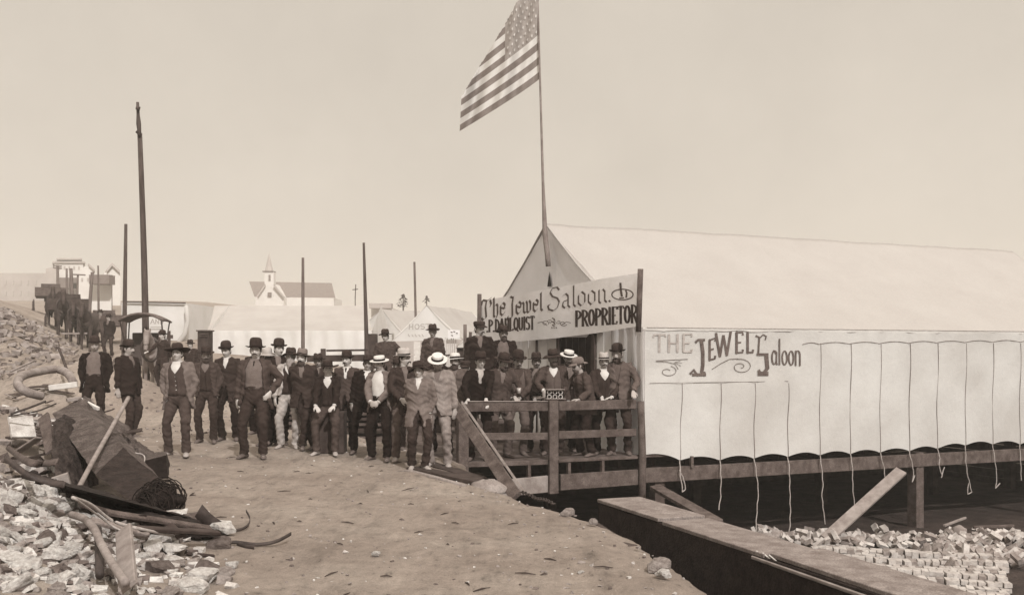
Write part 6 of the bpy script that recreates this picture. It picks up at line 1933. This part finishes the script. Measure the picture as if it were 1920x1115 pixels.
who(476, 633, 859, 'tall moustached man in a tall derby and open jacket, one hand on his hip', coat='c09', trousers='c06', gap=WIDE, shirt='c18', hat='tall_derby', moustache='dark', L='hip', Rr='side', stance=.16, tie=True, boots='boot_dark', build=1.08, seed=11, hatm='felt_dark')
who(505, 649, 835, 'shorter man in a light dented hat half hidden behind the tall derby man', coat='c09', trousers='c04', gap=VNECK, hat='slouch', hatm='felt_light', band=None, head=(R(10), R(20)), skin='skin_tan', moustache='dark', build=.9)
who(519, 633, 834, 'man in a dark bowler behind the man with the light dented hat', Y=17.6, coat='c04', trousers='c03', gap=VNECK, hat='bowler', head=(0, R(25)), yaw=R(10))
who(488, 634, 832, 'man hidden behind the others, only the edge of his dark hat showing', Y=20.0, coat='c04', trousers='c03', hat='slouch', dh=.02)
who(541, 648, 840, 'old man with a long grey beard, wide dark hat and pale work trousers', coat='c36', trousers='c36', gap=OPEN, shirt='linen', vest='c06', hat='floppy', beard='grey', moustache='grey', L='pocket', Rr='side', coat_len=.92, boots='boot_light', stance=.14, tie=False)
who(570, 650, 843, 'bearded man in a light hat tilted right, dark coat, legs crossed', coat='c06', trousers='c06', gap=VNECK, hat='slouch', hatm='felt_grey', moustache='dark', beard='dark', L='back', Rr='back', side_lean=R(-3), feet=((-.02, -.03, .3), (.16, .06, -.1)), yaw=R(-6), hat_tilt=(R(-10), R(8)))
who(614, 673, 852, 'youth in a flat wide dark hat leaning forward, both hands on his thighs', coat='c04', trousers='c09', gap=OPEN, vest='c06', hat='wide', hatm='felt_dark', L='thigh', Rr='thigh', pelvis=(0, .16, -.11), feet=((.15, -.12, .25), (-.17, -.10, -.30)), lean=R(10), dh=-.12, tie=False, coat_len=.86, boots='boot_light', build=.92, shirt='linen')
who(648, 655, 845, 'moustached man in a bowler with a knotted neckcloth behind the youth', coat='c09', trousers='c04', gap=VNECK, hat='bowler', moustache='dark', yaw=R(-4), head=(0, R(-8)), Y=17.2, shirt='linen', tie=True)
who(681, 662, 850, 'man in a creased dark hat and black suit leaning towards the boater man', coat='c03', trousers='c03', gap=VNECK, hat='slouch', L='side', Rr='side', side_lean=R(5), yaw=R(8), skin='skin_tan', stance=.18, shirt='linen')
who(712, 660, 864, 'man in a banded straw boater, open tan jacket and white shirt, hands at his waist', coat='c18', trousers='c03', gap=WIDE, shirt='linen', hat='boater', hatm='straw', L='front', Rr='front', moustache='dark', yaw=R(-14), head=(R(6), R(-10)), skin='skin_tan', hat_tilt=(R(4), R(5)), stance=.16, coat_len=.80)
who(756, 650, 864, 'man in a pale felt hat and dark coat turning his head to the right', coat='c06', trousers='c13', gap=VNECK, hat='slouch', hatm='felt_light', head=(0, R(38)), yaw=R(15), moustache='dark', boots='boot_light', Rr='front', skin='skin', hat_tilt=(R(-4), 0))
who(786, 672, 880, 'young man in a long buttoned grey coat and tilted dark hat, arms hanging', coat='c18', trousers='c06', gap=CUT, shirt='linen', hat='floppy', hatm='felt_dark', boots='boot_light', coat_len=.70, stance=.13, seed=21, build=.98, head=(R(4), R(-6)), hat_tilt=(R(-8), R(-9)), feet=((.10, -.06, .55), (-.12, .02, .0)))
who(824, 660, 876, 'man in a straw boater looking down, light grey coat and trousers', coat='c25', trousers='c25', gap=CUT, hat='boater', hatm='straw', head=(R(27), 0), boots='boot_light', coat_len=.76, yaw=R(-8), skin='skin_tan', L='side', Rr='side', dh=-.05, stance=.15)
who(826, 651, 868, 'man in a wide dark hat behind the boater man in light grey', Y=17.4, coat='c04', trousers='c04', hat='wide', hatm='felt_dark', head=(0, R(25)))
who(856, 656, 868, 'shadow-faced man in a round soft straw hat at the end of the porch', Y=16.9, floor=-.14, coat='c13', trousers='c06', gap=VNECK, hat='soft_straw', hatm='straw', skin='skin_tan', beard='dark')
who(742, 668, 862, 'man almost hidden between the tan jacket man and the pale felt hat man', Y=17.6, coat='c04', trousers='c04', hat='bowler', skin='skin_tan', gap=VNECK)
who(600, 660, 845, 'man in a dark cap-like hat hidden behind the youth and the crossed-leg man', Y=18.6, coat='c06', trousers='c04', hat='slouch', skin='skin_tan', gap=VNECK)
who(876, 672, 868, 'short man in shadow behind the left end of the porch rail', Y=18.2, floor=-.18, coat='c09', trousers='c04', hat='cap', skin='skin_tan', gap=VNECK)
# --- men standing higher at the back
who(725, 615, 700, 'man in a small dark hat standing high at the back, one hand on his hip', Y=23.5, floor=.30, coat='c09', trousers='c04', gap=[(0, .3), (1.0, .05), (1.2, 0), (1.5, .5)], hat='slouch', L='hip', Rr='side', shirt='c09', tie=False)
who(814, 605, 700, 'man in a round brimmed hat standing high at the back left of the banner', Y=22.3, floor=.36, coat='c09', trousers='c04', gap=VNECK, hat='slouch', head=(R(8), 0), yaw=R(-5), skin='skin', tie=False, shirt='c18')
who(902, 600, 700, 'moustached man in a soft cap in front of the left end of the banner', Y=19.8, floor=.27, coat='c04', trousers='c04', gap=VNECK, hat='cap', head=(0, R(30)), moustache='dark', tie=False, shirt='c18', yaw=R(8), dh=-.03)
who(945, 608, 700, 'tall man in a dark dented hat and open coat against the bottom of the banner', Y=20.2, floor=.27, coat='c04', trousers='c04', gap=WIDE, hat='slouch', skin='skin_tan', shirt='c18', beard='dark', tie=False)
# --- porch, along the rail
def on_porch(px, top, label, Y, **kw): return who(px, top, 0, label, Y=Y, floor=DK, **kw)
RH = lambda x, y=-.30, z=1.02: ((x, y, z), (1, .4, -.3), (.15, -.7, -.65), (0, -.3, -1))
on_porch(897, 655, 'man in black leaning both hands on the rail at the left end of the porch', 16.45, coat='c03', trousers='c04', gap=VNECK, hat='slouch', L=((.13, -.34, 1.00), (1, .3, -.2), (.1, -.6, -.8), (0, -.3, -1)), Rr=((-.15, -.34, 1.00), (1, .3, -.2), (-.1, -.6, -.8), (0, -.3, -1)), tie=False, shirt='c36', skin='skin', lean=R(4))
on_porch(937, 656, 'dark bearded man looking right over the rail beside the man in black', 16.9, coat='c09', trousers='c13', gap=VNECK, hat='slouch', beard='dark', yaw=R(22), head=(R(12), R(18)), lean=R(8), L='rail', Rr='side', tie=False, shirt='c18', skin='skin_tan')
on_porch(967, 655, 'shadow-faced man in a stiff brimmed hat holding cups before his grey vest', 17.3, coat='c09', trousers='c13', gap=WIDE, vest='c13', hat='tall_derby', L='front', Rr='front', moustache='dark', skin='skin_tan', head=(R(10), 0), tie=False, shirt='c09')
on_porch(1006, 658, 'man in a pinched dark hat partly behind the man with the bow tie', 17.9, coat='c04', trousers='c04', hat='slouch', skin='skin_tan', moustache='dark', head=(0, R(10)), gap=OPEN)
on_porch(1037, 650, 'black bearded man with a white bow reaching his hand to the bottle tray', 17.35, coat='c09', trousers='c06', gap=WIDE, vest='c13', shirt='linen', hat='floppy', beard='dark', L='side', Rr=((-.13, -.36, 1.08), (1, .2, -.5), (.15, -.8, -.5), (.6, -.2, -.6)), skin='skin_tan', yaw=R(-6))
on_porch(1059, 650, 'man in a straw boater with dark band behind the bearded man', 18.0, coat='c06', trousers='c04', gap=OPEN, hat='boater', hatm='straw', head=(R(14), R(10)), skin='skin_tan', beard='dark', moustache='dark')
on_porch(1100, 665, 'bearded man in a two-peaked cap and spectacles facing left, elbow on the rail', 17.15, yaw=R(-62), coat='c09', trousers='c04', hat='deerstalker', hatm='felt_grey', band=None, beard='dark', glasses=True, lean=R(12), head=(R(6), R(-6)), L=((.26, -.32, 1.02), (.2, .6, -1), (-.3, -1, 0), (0, 0, -1)), Rr='forward', shirt='c18', tie=False, skin='skin_tan')
on_porch(1133, 657, 'moustached man in a pale hat and white collar, both hands on the rail', 17.45, coat='c06', trousers='c03', gap=OPEN, vest='c06', hat='slouch', hatm='felt_light', moustache='dark', L=((.11, -.30, 1.00), (1, .5, -.2), (-.75, -.6, -.1), (0, -.2, -1)), Rr=((-.06, -.30, .99), (1, .5, -.2), (.5, -.6, -.55), (0, -.3, -1)), yaw=R(-2), skin='skin', seed=31, shirt='linen')
on_porch(1163, 638, 'tallest porch man in a dark bowler, hand on the rail by the corner post', 17.4, coat='c13', trousers='c06', gap=[(0, .3), (1.0, .1), (1.2, .05), (1.42, .3), (1.5, .6)], hat='bowler', moustache='dark', beard='dark', L=((.24, -.26, 1.02), (1, .5, -.2), (.2, -.8, -.5), (0, -.3, -1)), Rr='side', yaw=R(-14), skin='skin_tan', coat_len=.74, dh=.03, shirt='c13', tie=False)

# bench the high-standing men are on
mb = MB(); mb.bar(Vector((-3.3, 22.6, .20)), Vector((-1.0, 21.9, .20)), .5, .06); bevel(tag(mb.obj('bench', M['plank']), 'rough plank bench under the men standing high left of the banner', 'bench'))
for s_ in (0, 1):
    m2 = MB(); c = Vector((-3.1, 22.55, 0)) if s_ == 0 else Vector((-1.2, 21.95, 0)); m2.bar(c + Vector((0, 0, -.2)), c + Vector((0, 0, .17)), .4, .06, up=(1, 0, 0)); q = m2.obj('leg', M['plank'], bpy.data.objects['bench']); q.location = q.location - bpy.data.objects['bench'].location
o = bpy.data.objects['bench']
mb = MB(); mb.box((-.5, 19.95, .03), (1.0, .6, .44)); o = mb.obj('wooden_crate', M['plank']); bevel(o); tag(o, 'low wooden box the capped man and his neighbour stand on', 'box')
mb = MB(); mb.box((-1.75, 22.35, .07), (.6, .6, .5)); o = mb.obj('wooden_crate', M['plank']); bevel(o); tag(o, 'low wooden box under the man in the round brimmed hat', 'box')
mb = MB(); mb.box((-2.9, 23.5, .06), (.6, .6, .46)); o = mb.obj('wooden_crate', M['plank']); bevel(o); tag(o, 'low wooden box under the man with the small dark hat', 'box')
mb = MB(); p = pt(614, 850, 16.2); mb.box((p.x, p.y + .22, street_z(p.x, p.y) + .33), (.5, .35, .66)); o = mb.obj('wooden_crate', M['plank_dark']); bevel(o); tag(o, 'upended dark crate the leaning youth props himself on', 'crate')

# tray of bottles on the rail
ty = empty('bottle_tray', on_plane(1040, 747, C0 + PD * .02, LD), 'pierced metal tray with two rows of round cups held on top of the rail', 'tray')
TO = ty.location.copy()
def trp(u, v, d=0): return on_plane(1040 + u, 747 - v, C0 + PD * (.0 + d), LD)
mb = MB(); mb.bar(trp(-17, 17, -.02), trp(17, 17.5, -.02), .10, .012); mb.bar(trp(-18, 0, -.02), trp(18, 0, -.02), .12, .012); o = mb.obj('frame', M['iron_dusty'], ty); o.location = -TO
mb = MB(); mb.bar(trp(-17, 8.5, .07), trp(17, 8.5, .07), .01, .16); o = mb.obj('back', M['black'], ty); o.location = -TO
for r_ in range(2):
    for c in range(3):
        mb = MB(); cc = trp(-10 + c * 10.5, 3.5 + r_ * 8.5, -.02)
        mb.tube([cc + LD * .036 * math.cos(a) + Vector((0, 0, .030 * math.sin(a))) for a in [2 * math.pi * q / 16 for q in range(17)]], .008, n=6, cap=False); o = mb.obj('cup', M['glass'], ty, True); o.location = -TO
mb = MB(); mb.tube([trp(-35, 0, -.03), trp(-18, 3, -.03)], .006, n=6); o = mb.obj('handle', M['plank_light'], ty); o.location = -TO
# cups held
mb = MB(); c = on_plane(973, 737, C0 + PD * .30, LD); mb.tube([c, c + Vector((0, 0, .09))], [(.03, .03), (.036, .036)], n=12); o = mb.obj('cup', M['glass'], None, True); tag(o, 'glass held by the man in the grey vest', 'glass')

# --- small far figures up the street
far = []
def far_man(px, Y, label, c, seed, src=None):
    return who(px, HZ - (street_z((px - 960) / F * Y, Y) + 1.8 - CZ) / Y * F, 0, label, Y=Y, coat=c, trousers='c06', hat='slouch', detail=.45, seed=seed, gap=VNECK)
far_man(92, 62, 'distant figure in a dark coat at the left of the far wagon', 'c04', 1)
far_man(112, 56, 'distant figure in a lighter coat above the left horse', 'c18', 2)
far_man(126, 66, 'distant dark figure above the middle horse', 'c06', 3)
far_man(150, 55, 'distant grey coated figure above the right horse', 'c09', 4)
far_man(188, 46, 'distant figure on the street below the dark awning', 'c09', 5)
far_man(204, 41, 'distant dark figure between the horse team and the medium pole', 'c04', 6)
who(305, 657, 790, 'blurred dark figure behind the smiling man, reaching left', Y=24.5, coat='c06', trousers='c06', hat='bowler', Rr='forward', yaw=R(-35), detail=.8)
who(357, 662, 790, 'half hidden man in a dark hat between the smiling man and the bearded man', Y=25, coat='c06', trousers='c06', hat='slouch', detail=.8)
bake_queue()
# ============================================================ air
def build_haze():
    mb = MB(); mb.box((-60, 290, 10.5), (1000, 640, 28))
    o = mb.obj('haze', [])if 0 else None
    m = bpy.data.materials.new('haze'); m.use_nodes = True; nt = m.node_tree; nt.nodes.clear()
    out = nt.nodes.new('ShaderNodeOutputMaterial'); v = nt.nodes.new('ShaderNodeVolumePrincipled')
    v.inputs['Color'].default_value = (1, .965, .91, 1); v.inputs['Density'].default_value = HAZE; v.inputs['Anisotropy'].default_value = .2
    nt.links.new(v.outputs[0], out.inputs['Volume'])
    o = mb.obj('haze', m); tag(o, kind='stuff'); return o
HAZE = .0015
build_haze()
SC.cycles.volume_bounces = 1
